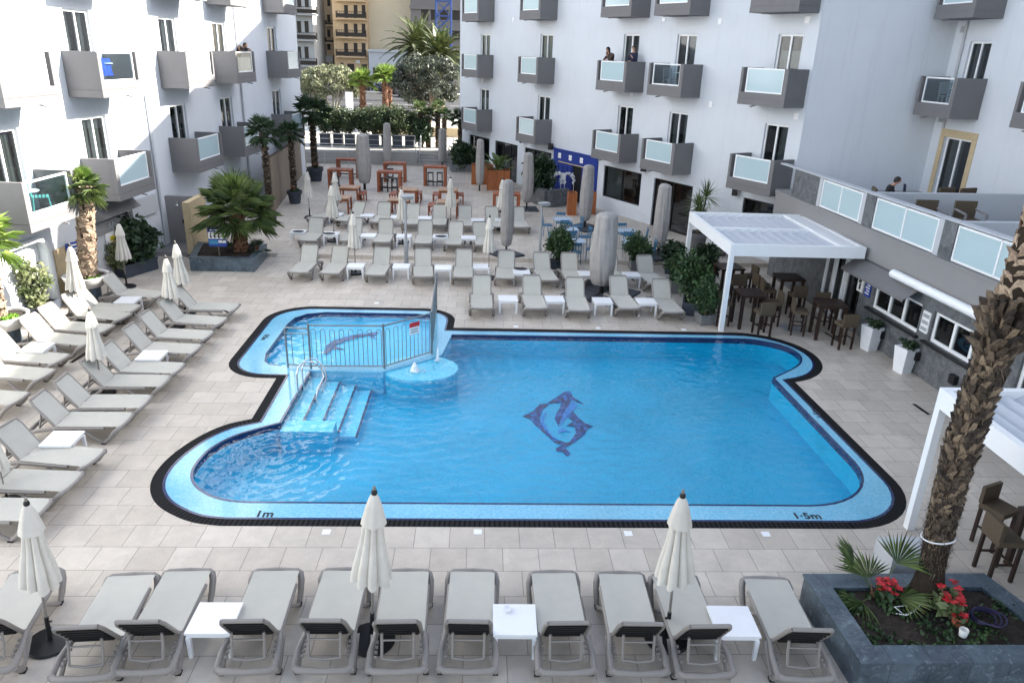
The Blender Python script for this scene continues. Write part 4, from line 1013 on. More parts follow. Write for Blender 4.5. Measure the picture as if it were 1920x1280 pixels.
# ---------------------------------------------------------------- wooden bar tables, picnic tables, benches
def make_bar_table():
    t = thing('bar_table', 'bar table', 'bar table'); w, d, h = 1.28, .72, 1.1
    MB().cbox(0, 0, h - .1, w, d, .1).build('tabletop', m['wood_red'], t)
    for s in (-1, 1): MB().cbox(s * (w / 2 - .07), 0, 0, .14, d, h - .1).build('side_panel', m['wood_red'], t)
    MB().cbox(0, .0, .16, w - .28, .06, .06).build('foot_rail', m['wood_dark'], t)
    return t
def make_stool():
    t = thing('wooden_stool', 'stool', 'stool')
    MB().cbox(0, 0, .70, .34, .32, .05).build('seat', m['wood_dark'], t)
    for sx in (-1, 1):
        for sy in (-1, 1): MB().beam((sx * .15, sy * .14, 0), (sx * .135, sy * .125, .7), .04, .04).build('leg', m['wood_dark'], t)
    MB().cbox(0, -.13, .25, .28, .03, .03).cbox(0, .13, .25, .28, .03, .03).build('rung', m['wood_dark'], t)
    return t
BK, SK = Kind(make_bar_table()), Kind(make_stool())
GB2, GS = 'red-brown wooden bar tables on the terrace', 'dark stools tucked under the bar tables'
for px, py, lab, n_ in [(638, 357, 'red-brown bar table at the left, behind the two front-most parasols', 1), (652, 334, 'red-brown bar table at the far left, behind another one', 0), (730, 361, 'front one of the two overlapping red-brown bar tables', 2), (740, 342, 'rear one of the two overlapping red-brown bar tables', 1), (815.5, 349.5, 'red-brown bar table standing alone with two dark stools under it', 2),
                    (949, 408, 'red-brown slatted bar table half hidden by the grey cover', 1)]:
    p = g(px, py, .15); BK.put((p.x, p.y + .36, .15), rnd.uniform(-.03, .03), lab, GB2)
    for k in range(n_): SK.put((p.x - .26 + .52 * k, p.y + .25, .15), 0, ('dark stool under the %s' % lab.replace('red-brown ', ''))[:78].rsplit(' ', 0)[0] + (', %s one' % ('left' if k == 0 else 'right') if n_ == 2 else ''), GS)
def make_picnic():
    t = thing('picnic_table', 'table', 'picnic table')
    MB().cbox(0, 0, .71, .95, .85, .05).build('tabletop', m['wood_light'], t)
    for sx in (-1, 1):
        for sy in (-1, 1): MB().cbox(sx * .42, sy * .36, 0, .075, .075, .71).build('leg', m['wood_red'], t)
    f = MB().cbox(0, .36, .61, .84, .03, .1); f.cbox(0, -.36, .61, .84, .03, .1); f.cbox(.42, 0, .2, .04, .7, .06); f.cbox(-.42, 0, .2, .04, .7, .06); f.build('apron', m['wood_red'], t)
    return t
def make_bench():
    t = thing('bench', 'bench', 'bench')
    MB().cbox(0, 0, .42, .34, 1.0, .045).build('seat', m['wood_red'], t)
    for sx in (-1, 1):
        for sy in (-1, 1): MB().cbox(sx * .13, sy * .42, 0, .055, .055, .42).build('leg', m['wood_red'], t)
    MB().cbox(0, 0, .12, .04, .84, .05).build('stretcher', m['wood_red'], t)
    return t
KP, KB = Kind(make_picnic()), Kind(make_bench())
GPt, GBn = 'low wooden picnic tables on the terrace', 'wooden benches at the picnic tables'
for px, py, lab, mt in [(656, 350, 'pale-topped picnic table, rear one of the left pair', 0), (638, 369, 'pale-topped picnic table, front one of the left pair', 0), (766, 354, 'orange-topped picnic table, rear one of the middle pair', 0), (749, 373, 'picnic table behind the parasol near the tall lamp post', 0), (841, 354.5, 'reddish picnic table, rear one of the right pair', 1), (840, 377, 'reddish picnic table, front one of the right pair', 1)]:
    p = g(px, py, .9); KP.put((p.x, p.y, .15), rnd.uniform(-.05, .05), lab, GPt)
for px, py, lab in [(678, 381, 'bench right of the left picnic tables'), (737, 381, 'bench left of the middle picnic tables'), (732, 398, 'front bench left of the middle picnic tables'), (784, 380, 'bench right of the middle picnic tables'), (817, 382, 'rear bench left of the right picnic tables'), (809, 404, 'front bench left of the right picnic tables'), (863, 383, 'rear bench right of the right picnic tables'), (621, 398, 'bench left of the left picnic tables')]:
    p = g(px, py, .15); KB.put((p.x, p.y + .35, .15), rnd.uniform(-.06, .06), lab, GBn)
# ---------------------------------------------------------------- blue café tables and chairs
def make_cafe_table():
    t = thing('cafe_table', 'table', 'table')
    MB().cbox(0, 0, .72, .74, .68, .03).build('tabletop', m['blue_table'], t)
    for sx in (-1, 1):
        for sy in (-1, 1): MB().tube([(sx * .3, sy * .28, 0), (sx * .3, sy * .28, .72)], .018, 6).build('leg', m['galv'], t)
    return t
def make_cafe_chair():
    t = thing('cafe_chair', 'chair', 'chair')
    MB().cbox(0, 0, .44, .40, .40, .03).build('seat', m['blue_chair'], t)
    b = MB().tube([(-.19, -.19, .45), (-.19, -.24, .85), (.19, -.24, .85), (.19, -.19, .45)], .016, 6)
    b.cbox(0, -.235, .74, .38, .02, .11)
    for k in (-.1, 0, .1): b.tube([(k, -.2, .46), (k, -.235, .75)], .012, 5)
    b.build('backrest', m['blue_chair'], t, 40)
    for sx in (-1, 1):
        for sy in (-1, 1): MB().tube([(sx * .19, sy * .19, 0), (sx * .18, sy * .17, .44)], .016, 6).build('leg', m['blue_chair'], t)
    return t
KT, KC = Kind(make_cafe_table()), Kind(make_cafe_chair())
GTb, GCh = 'pale blue café tables', 'blue metal chairs at the café tables'
for i, (px, py) in enumerate([(1054, 410), (1067, 429), (1078, 451), (1174, 431), (1187, 452)]):
    p = g(px, py, .9); nm = ['rear pale blue table of the left trio', 'middle pale blue table of the left trio', 'front pale blue table of the left trio', 'rear pale blue table right of the widest cover', 'front pale blue table right of the widest cover'][i]
    KT.put((p.x, p.y, .15), .04, nm, GTb)
    for k, (dx, dy, rz, sd) in enumerate(((0, -.55, pi * 0, 'near'), (0, .58, pi, 'far'), (-.62, .05, -pi / 2, 'left'), (.64, -.05, pi / 2, 'right'))):
        if (i, k) in ((3, 2), (4, 2)): continue
        KC.put((p.x + dx, p.y + dy, .15), rz + rnd.uniform(-.25, .25), 'blue metal chair at the %s side of the %s' % (sd, nm.replace('pale blue ', '')), GCh)
# ---------------------------------------------------------------- dark bar furniture below the pergolas
def make_high_table():
    t = thing('high_table', 'table', 'high table')
    MB().cbox(0, 0, 1.0, .8, .8, .06).build('tabletop', m['wood_dark'], t)
    for sx in (-1, 1):
        for sy in (-1, 1): MB().cbox(sx * .33, sy * .33, 0, .085, .085, 1.0).build('leg', m['wood_dark'], t)
    return t
def make_bar_chair():
    t = thing('bar_chair', 'chair', 'bar chair')
    MB().cbox(0, 0, .66, .44, .42, .09).build('seat', m['wicker'], t)
    MB().cbox(0, -.20, .75, .44, .06, .30).build('backrest', m['wicker'], t)
    for sx in (-1, 1):
        for sy in (-1, 1): MB().cbox(sx * .185, sy * .175, 0, .05, .05, .66).build('leg', m['wood_dark'], t)
    MB().cbox(0, .175, .25, .34, .03, .03).cbox(-.185, 0, .3, .03, .32, .03).cbox(.185, 0, .3, .03, .32, .03).build('foot_rail', m['wood_dark'], t)
    return t
KH, KR = Kind(make_high_table()), Kind(make_bar_chair())
GH, GR_ = 'dark high tables under the pergolas', 'brown wicker bar chairs at the high tables'
for x, y, rz, nm, ch in [(8.05, 20.75, .05, 'behind the front pergola post', ((.15, -.78, 0), (.8, .1, pi / 2), (-.75, .1, -pi / 2))), (8.3, 23.6, .1, 'under the far pergola edge', ((.75, 0, pi / 2), (0, -.75, 0))),
                        (10.1, 19.9, -.15, 'beside the bar window', ((-.78, .1, -pi / 2), (.25, -.8, .2), (.1, .8, pi))), (9.9, 22.5, 0., 'in the deep shade by the bar wall', ((-.75, .3, -pi / 2), (-.75, -.35, -pi / 2), (0, -.8, 0))),
                        (9.0, 9.3, .1, 'at the right picture edge', ((-.78, .12, -pi / 2 - .2), (-.25, .85, pi + .3)))]:
    KH.put((x, y, 0), rz, 'dark high table ' + nm, GH)
    for k, (dx, dy, r2) in enumerate(ch):
        c, s_ = cos(rz), sin(rz)
        KR.put((x + dx * c - dy * s_, y + dx * s_ + dy * c, 0), r2 + rz + rnd.uniform(-.15, .15), '%s wicker bar chair at the high table %s' % (['first', 'second', 'third'][k], nm), GR_)
# ---------------------------------------------------------------- white louvred pergolas
def pergola(name, label, x0, x1, y0, y1, zt, posts, nl, split, gutter=.55):
    t = thing(name, label, 'pergola', (x0, y0, 0)); w, d = x1 - x0, y1 - y0; bh = .33
    f = MB()
    f.box(0, w, 0, .13, zt - bh, zt); f.box(0, w, d - .13, d, zt - bh, zt); f.box(0, .13, .13, d - .13, zt - bh, zt); f.box(w - .13, w, .13, d - .13, zt - bh, zt)
    f.box(w - gutter, w - .13, .13, d - .13, zt - .10, zt - .015)
    f.box(w - gutter - .16, w - gutter, .13, d - .13, zt - .14, zt + .012)
    f.box(.13, w - gutter - .16, d * split - .09, d * split + .09, zt - .15, zt - .02)
    f.build('roof_frame', m['white_paint'], t)
    W = w - gutter - .29
    for ya, yb in ((.13, d * split - .09), (d * split + .09, d - .13)):
        lv = MB()
        for i in range(nl):
            xa = .13 + W * i / nl; xb = .13 + W * (i + 1.0) / nl
            lv.add([(xa, ya, zt - .235), (xb, ya, zt - .06), (xb, yb, zt - .06), (xa, yb, zt - .235), (xa, ya, zt - .26), (xb, ya, zt - .085), (xb, yb, zt - .085), (xa, yb, zt - .26)],
                   [(0, 1, 2, 3), (7, 6, 5, 4), (0, 4, 5, 1), (2, 6, 7, 3), (1, 5, 6, 2)])
        lv.build('louvre_blades', m['louvre'], t)
    for px, py in posts: MB().box(px, px + .13, py, py + .13, 0, zt - bh).build('post', m['white_paint'], t)
    return t
pg = pergola('pergola', 'white louvred pergola beside the far right pool corner', 7.08, 10.98, 20.2, 24.75, 2.61, [(0, 0), (0, 4.42)], 9, .5)
gsc = MB()
for y in (20.9, 21.5, 22.1): gsc.box(10.85 - 7.08, 10.92 - 7.08, y - 20.2, y - 20.2 + .07, 0, 2.28)
gsc.build('side_mullion', m['white_paint'], pg)
p2 = pergola('pergola', 'white louvred pergola at the right picture edge behind the big palm trunk', 7.46, 11.0, 5.6, 10.62, 2.66, [(0, 4.89), (0, .0)], 9, .5)
MB().lathe([(0, .0), (.09, .01), (.1, .03), (0, .04)], 12, (1.55, 4.1, 2.56)).build('roof_fitting', m['black'], p2)
# cables from the pergola up past the trunk
cb = MB().tube([(8.35, 9.6, 2.6), (8.75, 9.75, 6.5)], .006, 5); tag(cb.build('steel_cable', m['galv']), 'thin steel cable rising beside the big palm trunk', 'cable')
# ---------------------------------------------------------------- pool fence round the shallow pool
ft_ = thing('pool_fence', 'grey hooped metal fence around the shallow pool', 'fence', (0, 0, 0))
pts = [V((-4.14, 17.09, 0)), V((-2.33, 17.13, 0)), V((-1.22, 18.14, 0)), V((-1.30, 21.62, 0))]
def fence_panel(a, b, h=1.13, hoops=True, low=.06):
    d = b - a; L = d.length; n = max(2, int(L / .225))
    mb = MB().tube([a + V((0, 0, h)), b + V((0, 0, h))], .022, 7); mb.tube([a + V((0, 0, low)), b + V((0, 0, low))], .018, 6)
    for i in range(n):
        p, q = a.lerp(b, (i + .25) / n), a.lerp(b, (i + .75) / n); c = (p + q) / 2; hw = (q - p).length / 2; u = (q - p).normalized()
        if hoops: mb.tube([p + V((0, 0, low)), p + V((0, 0, h - .16))] + [c + u * (-hw * cos(pi * k / 6)) + V((0, 0, h - .16 + hw * 1.0 * sin(pi * k / 6))) for k in range(1, 6)] + [q + V((0, 0, h - .16)), q + V((0, 0, low))], .009, 5)
        else: mb.tube([c + V((0, 0, low)), c + V((0, 0, h - .14))], .010, 5)
    return mb
for a, b in zip(pts[:-1], pts[1:]): fence_panel(a, b).build('fence_panel', m['rail_teal'], ft_, 50)
g0 = V((-4.72, 17.15, 0)); gm = fence_panel(g0, pts[0], 1.04, False); gm.tube([g0 + V((0, 0, .9)), pts[0] + V((0, 0, .9))], .015, 6)
gm.tube([g0, g0 + V((0, 0, 1.04))], .026, 8); gm.build('fence_gate', m['rail_teal'], ft_, 50)
for p in pts: MB().tube([p, p + V((0, 0, 1.18))], .028, 8).build('post', m['rail_teal'], ft_, 50)
c = pts[1].lerp(pts[2], .62); dr = (pts[2] - pts[1]).normalized(); nr = V((dr.y, -dr.x, 0))
def plate(name, c, hw, z0, z1, off, mat, par):
    a, b = c - dr * hw + nr * off, c + dr * hw + nr * off
    return MB().add([(a.x, a.y, z0), (b.x, b.y, z0), (b.x, b.y, z1), (a.x, a.y, z1)] + [(a.x - nr.x * .006, a.y - nr.y * .006, z0), (b.x - nr.x * .006, b.y - nr.y * .006, z0), (b.x - nr.x * .006, b.y - nr.y * .006, z1), (a.x - nr.x * .006, a.y - nr.y * .006, z1)],
                    [(0, 1, 2, 3), (7, 6, 5, 4), (0, 4, 5, 1), (1, 5, 6, 2), (2, 6, 7, 3), (3, 7, 4, 0)]).build(name, mat, par)
sn_ = plate('warning_sign', c, .16, .70, 1.02, .03, m['sign_white'], ft_); plate('sign_header', c, .16, .90, 1.02, .034, m['sign_red'], sn_)
for k in range(2): plate('sign_line', c, .11, .75 + .065 * k, .78 + .065 * k, .034, m['galv'], sn_)
lr = thing('pool_handrail', 'curved stainless handrail at the pool entry steps', 'handrail', (-4.12, 15.62, 0))
for dy in (0.,):
    MB().tube([(0, 0, -.03), (0, 0, .45), (.03, .06, .62), (.12, .15, .70), (.3, .28, .68), (.48, .35, .5), (.55, .30, .3), (.42, .12, .06), (.38, .05, -.25)], .021, 10).build('rail', m['steel'], lr, 60)
MB().tube([(.02, .42, -.1), (.02, .42, .45), (.12, .52, .66), (.3, .58, .64), (.5, .55, .45), (.56, .5, .2), (.45, .42, -.2)], .017, 8).build('rail', m['steel'], lr, 60)
# ---------------------------------------------------------------- marble planters
def box_planter(name, label, poly, h, mat, rim=.3, soil_z=-.06, coping=True):
    c = V((sum(p[0] for p in poly) / len(poly), sum(p[1] for p in poly) / len(poly)))
    t = thing(name, label, 'planter', (c.x, c.y, 0)); P = [(p[0] - c.x, p[1] - c.y) for p in poly]; I = inset(P, rim)
    b = MB(); n = len(P)
    for i in range(n):
        j = (i + 1) % n
        b.add([(*P[i], 0), (*P[j], 0), (*P[j], h - .035), (*P[i], h - .035), (*I[i], h - .035), (*I[j], h - .035), (*I[j], h + soil_z - .1), (*I[i], h + soil_z - .1)], [(0, 1, 2, 3), (3, 2, 5, 4), (5, 6, 7, 4)])
    b.build('planter_wall', mat, t)
    if coping:
        O = inset(P, -.02); I2 = inset(P, rim + .015); k = MB()
        for i in range(n):
            j = (i + 1) % n
            k.add([(*O[i], h), (*O[j], h), (*I2[j], h), (*I2[i], h), (*O[i], h - .034), (*O[j], h - .034), (*I2[j], h - .034), (*I2[i], h - .034)], [(0, 1, 2, 3), (4, 5, 1, 0), (3, 2, 6, 7), (7, 6, 5, 4)])
        k.build('coping', mat, t)
    s = MB(); xs = [p[0] for p in I]; ys = [p[1] for p in I]; x0, x1, y0, y1 = min(xs), max(xs), min(ys), max(ys)
    s.grid(lambda u, v: (x0 + (x1 - x0) * u, y0 + (y1 - y0) * v, h + soil_z + .05 * NZ.noise(V((u * 9, v * 9, 3))) + .025 * NZ.noise(V((u * 31, v * 31, 1))) - .02), 40, 40)
    s.build('soil', m['soil'], t, 60)
    return t
m['marble_front'] = stone_mat('blue_marble_slabs', (.035, .052, .072), (.095, .13, .16), (.27, .33, .37), 2.0, .35, (.52, 10., (0, 0, 0)))
box_planter('marble_planter', 'large blue-grey marble planter with the big palm in the near right corner', [(4.83, 8.7), (4.88, 7.03), (8.0, 7.03), (7.55, 8.72)], .5, m['marble_front'], .27, -.05)
box_planter('marble_planter', 'blue-grey marble planter with the green fan palm on the left', [(-10.5, 27.55), (-10.05, 25.36), (-7.85, 25.36), (-7.95, 27.45)], .48, m['stone_blue'], .2, -.03)
# ---------------------------------------------------------------- foliage tools
def leaves(mb, c, rx, ry, rz, n, size, rng, shell=.45, aspect=2.2, clumps=0):
    """n leaf-sized faces spread through an uneven ellipsoid, gathered round clump centres"""
    cs = []
    for _ in range(clumps):
        d = V((rng.gauss(0, 1), rng.gauss(0, 1), rng.gauss(0, 1))).normalized() * rng.uniform(.35, 1.)
        cs.append(d)
    for _ in range(n):
        if cs:
            d = rng.choice(cs) + V((rng.gauss(0, 1), rng.gauss(0, 1), rng.gauss(0, 1))) * .20
        else:
            d = V((rng.gauss(0, 1), rng.gauss(0, 1), rng.gauss(0, 1))).normalized() * (rng.uniform(shell ** 3, 1) ** (1 / 3)) * (1 + .12 * rng.gauss(0, 1))
        p = V((c[0] + d.x * rx, c[1] + d.y * ry, c[2] + d.z * rz))
        a = V((rng.gauss(0, 1), rng.gauss(0, 1), rng.gauss(.25, .8))).normalized(); b = a.orthogonal().normalized()
        b.rotate(M.Rotation(rng.uniform(0, 2 * pi), 3, a)); q = a.cross(b)
        s = size * rng.uniform(.6, 1.35); l = s * aspect / 2; w = s / 2
        mb.add([p - b * l, p + q * w, p + b * l, p - q * w], [(0, 1, 2, 3)])
def fan_leaf(mb, base, d, pet, rad, n, rng, droop=.35, spread=105, pw=.012, fold=.12):
    d = V(d).normalized(); side = d.cross(V((0, 0, 1)))
    side = side.normalized() if side.length > .05 else V((1, 0, 0))
    up = side.cross(d).normalized(); base = V(base)
    hub = base + d * pet - V((0, 0, .10 * pet * (1 - abs(d.z))))
    mb.tube([base, base.lerp(hub, .5) + V((0, 0, .03 * pet)), hub], [pw, pw * .8, pw * .5], 4, False)
    for i in range(n):
        a = R(-spread + 2 * spread * (i + .5) / n); r = rad * (.80 + .2 * cos(a * .7)) * rng.uniform(.9, 1.06)
        e = (d * cos(a) + side * sin(a)).normalized(); w = r * .95 * R(2 * spread) / n * .5
        t_ = e.cross(up).normalized()
        lift = up * (fold * r * (1 if i % 2 else -1) * .12)
        p1 = hub + e * (r * .55) + up * .03 * r - V((0, 0, droop * r * .10)) + lift
        p2 = hub + e * r - V((0, 0, droop * r * rng.uniform(.3, .75)))
        mb.add([hub, p1 + t_ * w * .5, p2, p1 - t_ * w * .5], [(0, 1, 2), (0, 2, 3)])
def fan_crown(name, mat, parent, c, n_leaf, pet, rad, seg, rng, lo=-35, hi=80, droop=.4, pw=.014, n_dry=0):
    mb = MB()
    for i in range(n_leaf):
        el = R(lo + (hi - lo) * ((i + .5) / n_leaf) ** .85 + rng.uniform(-6, 6)); az = i * 2.39996 + rng.uniform(-.2, .2)
        d = (cos(el) * cos(az), cos(el) * sin(az), sin(el))
        fan_leaf(mb, c, d, pet * rng.uniform(.75, 1.1), rad * rng.uniform(.85, 1.1), seg, rng, droop * (1.25 - el * .5), pw=pw)
    mb.build(name, mat, parent)
    if n_dry:
        mb = MB()
        for i in range(n_dry):
            el = R(rng.uniform(-75, -45)); az = rng.uniform(0, 2 * pi)
            fan_leaf(mb, c, (cos(el) * cos(az), cos(el) * sin(az), sin(el)), pet * .5, rad * .75, seg - 4, rng, .8, 80)
        mb.build('dry_skirt', m['palm_dry'], parent)
def boots(mb, h0, h1, rad, rows, per, rng, out, size, twist=0., lean=None, wide=1.):
    """spiral of cut leaf bases wrapping a palm trunk"""
    for i in range(rows):
        z = h0 + (h1 - h0) * i / rows
        for k in range(per):
            a = 2 * pi * (k + (i % 2) * .5) / per + twist * i + rng.uniform(-.22, .22); z = h0 + (h1 - h0) * (i + rng.uniform(-.5, .5)) / rows
            r = rad(z); s = size(z) * rng.uniform(.75, 1.25); o = out(z) * rng.uniform(.25, 1.9)
            e = V((cos(a), sin(a), 0)); t_ = V((-sin(a), cos(a), 0)); lx = lean(z) if lean else V((0, 0, 0))
            w = r * pi / per * 1.25 * wide
            b0 = V((0, 0, z)) + lx + e * r * .93
            tip = V((0, 0, z + s)) + lx + e * (r + o) + t_ * rng.uniform(-1.3, 1.3) * w
            mid = V((0, 0, z + s * .45)) + lx + e * (r + o * .55)
            tw = w * rng.uniform(.3, .6); th = e * (.03 + .25 * o)
            mb.add([b0 - t_ * w, b0 + t_ * w, mid + t_ * w * .75, tip + t_ * tw, tip - t_ * tw * .6, mid - t_ * w * .75, b0 - t_ * w * .6 + V((0, 0, s * .7)), b0 + t_ * w * .6 + V((0, 0, s * .7)), tip - th + t_ * tw * .6, tip - th - t_ * tw * .4],
                   [(0, 1, 2, 5), (5, 2, 3, 4), (3, 2, 7, 8), (4, 9, 6, 5), (4, 3, 8, 9), (2, 1, 7), (0, 5, 6), (9, 8, 7, 6)])
# ---------------------------------------------------------------- the big palm at the right
q = g(1737, 1118, .46); rb = random.Random(21)
big = thing('palm_tree', 'thick rough palm trunk rising from the near right marble planter', 'palm tree', (q.x, q.y, .44))
top_ = gy(1905, 330, q.y + .0)
def leanb(z):
    k = z / 6.2; return V((-.085 * sin(k * 5) if k < .63 else 0, .04 * sin(k * 4), 0))
def radb(z):
    if z < .5: return .29 - .125 * (z / .5) ** .6
    if z < 1.6: return .165 + .012 * (z - .5) / 1.1
    if z < 4.2: return .168 + .022 * (z - 1.6) / 2.6
    return .185 - .03 * min(1, (z - 4.2) / .9)
tk = MB(); zs_ = [i * .12 for i in range(56)]
vs = []; nn = 26
tk.grid(lambda u, v: tuple(V((radb(v * 10.) * (1 + .05 * NZ.noise(V((cos(u * 2 * pi) * 3, sin(u * 2 * pi) * 3, v * 30)))) * cos(u * 2 * pi), radb(v * 10.) * (1 + .05 * NZ.noise(V((cos(u * 2 * pi) * 3, 7 + sin(u * 2 * pi) * 3, v * 30)))) * sin(u * 2 * pi), v * 10.)) + leanb(v * 10.)), 26, 130)
tk.build('trunk', m['trunk'], big, 60)
bb = MB(); boots(bb, .95, 4.35, radb, 66, 10, rb, lambda z: .012 + .024 * min(1, max(0, z - 1.) / 1.2) + (.08 if 3.7 < z < 4.3 else 0), lambda z: .115 + .05 * min(1, max(0, z - 1.) / 1.5) + (.06 if 3.7 < z < 4.3 else 0), .35, leanb, .72)
bb.build('leaf_bases', m['boot'], big)
b3 = MB(); boots(b3, 4.45, 9.8, radb, 38, 7, rb, lambda z: .012, lambda z: .12, .3, leanb); b3.build('upper_bark', m['boot_l'], big)
fb_ = MB()
for i in range(2600):                                                       # hanging fibres of the lower trunk
    z = rb.uniform(.5, 3.9); a = rb.uniform(0, 2 * pi); r = radb(z) + .005; e = V((cos(a), sin(a), 0)); t_ = V((-sin(a), cos(a), 0))
    p = V((0, 0, z)) + leanb(z) + e * r; l = rb.uniform(.05, .13); o = rb.uniform(.005, .08); w = rb.uniform(.003, .009); dz = rb.choice((1, 1, -1)) * l
    fb_.add([p - t_ * w, p + t_ * w, p + e * o + V((0, 0, dz)) + t_ * rb.uniform(-.05, .05)], [(0, 1, 2)])
fb_.build('trunk_fibres', m['boot'], big)
for k in range(7): pass
fan_crown('crown', m['palm'], big, leanb(9.9) + V((0, 0, 10.05)), 34, .9, .95, 22, rb, -15, 80, .4, .02)
z = 1.02; rp_ = MB().tube([V((0, 0, z + .05 * cos(a + .8))) + leanb(z) + V((cos(a), sin(a), 0)) * (radb(z) + .03) for a in [2 * pi * k / 24 for k in range(25)]], .011, 6)
tag(rp_.build('rope', m['white_plastic'], None, 60, (q.x, q.y, .44)), 'white rope tied round the big palm trunk', 'rope')
# small plants and clutter in that planter
def seedling(px, py, label, n, pet, rad, seg, mat='palm', lo=20, hi=75, z=.44, seed=1, azs=None):
    p = g(px, py, z); r_ = random.Random(seed); t = thing('young_palm', label, 'plant', (p.x, p.y, z)); mb = MB()
    for i in range(n):
        az = azs[i][0] if azs else i * 2.4 + r_.uniform(-.3, .3); el = R(azs[i][1]) if azs else R(r_.uniform(lo, hi)); pe = pet * (azs[i][2] if azs else 1)
        fan_leaf(mb, (0, 0, .02), (cos(el) * cos(az), cos(el) * sin(az), sin(el)), pe, rad * r_.uniform(.9, 1.1), seg, r_, .18, 72)
    mb.build('leaf', m[mat], t)
    s = MB()
    for i in range(26): a = r_.uniform(0, 6.3); s.tube([(0, 0, -.02), (.08 * cos(a), .08 * sin(a), .08 + r_.uniform(0, .12))], [.022, .008], 5)
    s.build('stem', m['boot_r'], t); return t
seedling(1640, 1118, 'young fan palm with two bright leaves in the marble planter', 5, .45, .50, 19, seed=4, azs=[(2.6, 50, 1.2), (.45, 54, 1.25), (-.5, 20, .7), (3.6, 5, .6), (1.6, 30, .6)])
def poinsettia(px, py, label, z, h, r, n, seed, pot=None, green=.5, mats=('flower', 'shrub')):
    p = g(px, py, z); r_ = random.Random(seed); t = thing('red_flower', label, 'flower', (p.x, p.y, z)); mb = MB(); gm = MB(); sm = MB()
    for i in range(n):
        a = r_.uniform(0, 6.3); k = r_.random() ** .5; c = V((r * k * cos(a), r * k * sin(a), h * r_.uniform(.75, 1.05)))
        sm.tube([(0, 0, 0), c * .6 + V((0, 0, .05)), c], .006, 4, False)
        for j in range(6):
            b = j * 1.047 + r_.uniform(-.2, .2); l = r_.uniform(.05, .085); e = V((cos(b), sin(b), r_.uniform(-.25, .25))); s_ = V((-sin(b), cos(b), 0)) * l * .35
            mb.add([c, c + e * l * .5 + s_, c + e * l, c + e * l * .5 - s_], [(0, 1, 2, 3)])
    leaves(gm, (0, 0, h * .5), r * .95, r * .95, h * .4, int(n * 14 * green), .075, r_, .2, 1.8)
    mb.build('bracts', m[mats[0]], t); gm.build('foliage', m[mats[1]], t); sm.build('stem', m['bark'], t)
    if pot: MB().lathe([(.07, -.02), (.095, .12), (.1, .12), (.1, .135), (.08, .135), (.075, .1), (0, .1)], 16).build('pot', m[pot], t, 40)
    return t
m['terracotta'] = pm('terracotta', (.30, .085, .045), .8, .12, 6.)
poinsettia(1655, 1128, 'drooping bright red flower below the young fan palm', .46, .34, .15, 15, 3, None, .3)
poinsettia(1770, 1150, 'taller red-leaved flower with pale leaves at the foot of the big trunk', .46, .42, .20, 12, 6, None, .8, ('flower', 'shrub_l'))
poinsettia(1795, 1170, 'small red flower in a terracotta pot inside the near marble planter', .46, .2, .10, 4, 9, 'terracotta', .9)
gcm = MB(); rg_ = random.Random(5)
for i in range(420):
    u, v = rg_.random(), rg_.random(); x = 5.15 + 2.4 * u; y = 7.32 + 1.12 * v
    if NZ.noise(V((x * 1.9, y * 1.9, 2))) > -.08: leaves(gcm, (x, y, .47), .07, .07, .03, 3, .045, rg_, 0, 1.6)
tag(gcm.build('ground_cover', m['shrub']), 'low green weeds on the soil of the near marble planter', 'weeds', kind='stuff')
hs = MB()
for k in range(3):
    c0 = V((6.95 + .02 * k, 7.82 - .03 * k, .50 + .03 * k)); r0 = .17 + .02 * k
    hs.tube([c0 + V((r0 * cos(a), r0 * sin(a) * .9, .012 * sin(a * 3 + k))) for a in [2 * pi * i / 22 for i in range(23)]], .012, 5)
m['hose'] = pm('purple_hose', (.03, .022, .07), .4, .1, 6.)
tag(hs.build('garden_hose', m['hose'], None, 60), 'coiled purple-blue hose in the near marble planter', 'hose')
wc = MB().tube([(5.75, 7.95, .46), (5.9, 7.86, .5), (6.05, 7.93, .5), (6.0, 8.05, .5), (5.82, 8.02, .5), (5.9, 7.9, .47), (6.15, 8.02, .48), (6.3, 8.15, .47)], .008, 5)
tag(wc.build('white_cable', m['white_plastic'], None, 60), 'loose white cable on the soil of the near marble planter', 'cable')
p = g(1805, 1190, .46); tag(MB().lathe([(.05, 0), (.06, .1), (.055, .11), (.045, .06), (0, .05)], 14).build('plastic_cup', m['pot_white'], None, 40, (p.x, p.y, .45)), 'small grey cup on the soil of the near planter', 'cup')
bx = MB().cbox(0, 0, 0, .7, .5, .62); bx.cbox(.18, 0, .62, .3, .46, .02)
tag(bx.build('service_box', m['soft_wall'], None, 0, (6.62, 9.2, .0)), 'pale grey service box standing behind the near marble planter', 'box')
# ---------------------------------------------------------------- other fan palms
def palm(px, py, z, label, tz, r0, r1, crown, trunk_mat='boot', seed=1, group=None, rows=22, per=7, bo=.03, bs=.13, name='palm_tree', yl=0, p=None):
    p = p or g(px, py, z); h = tz - z; r_ = random.Random(seed)
    t = thing(name, label, 'palm tree', (p[0], p[1], z), 0, group)
    rad = lambda zz: r0 + (r1 - r0) * min(1, zz / h)
    MB().tube([(0, 0, -.05), (0, 0, h * .5), (0, 0, h)], [r0 * .96, (r0 + r1) / 2 * .96, r1 * .9], 12).build('trunk', m['trunk'], t, 60)
    b = MB(); boots(b, .0, h - .02, rad, rows, per, r_, lambda zz: bo * (.5 + zz / h), lambda zz: bs, .3); b.build('leaf_bases', m[trunk_mat], t)
    n, pet, rd, seg, lo, hi, dr, mat = crown
    fan_crown('crown', m[mat], t, V((0, 0, h)), n, pet, rd, seg, r_, lo, hi, dr, .012)
    if yl: fan_crown('young_leaves', m['palm_y'], t, V((0, 0, h + .05)), yl, pet * .9, rd * .8, seg, r_, 68, 88, .05, .012)
    return t
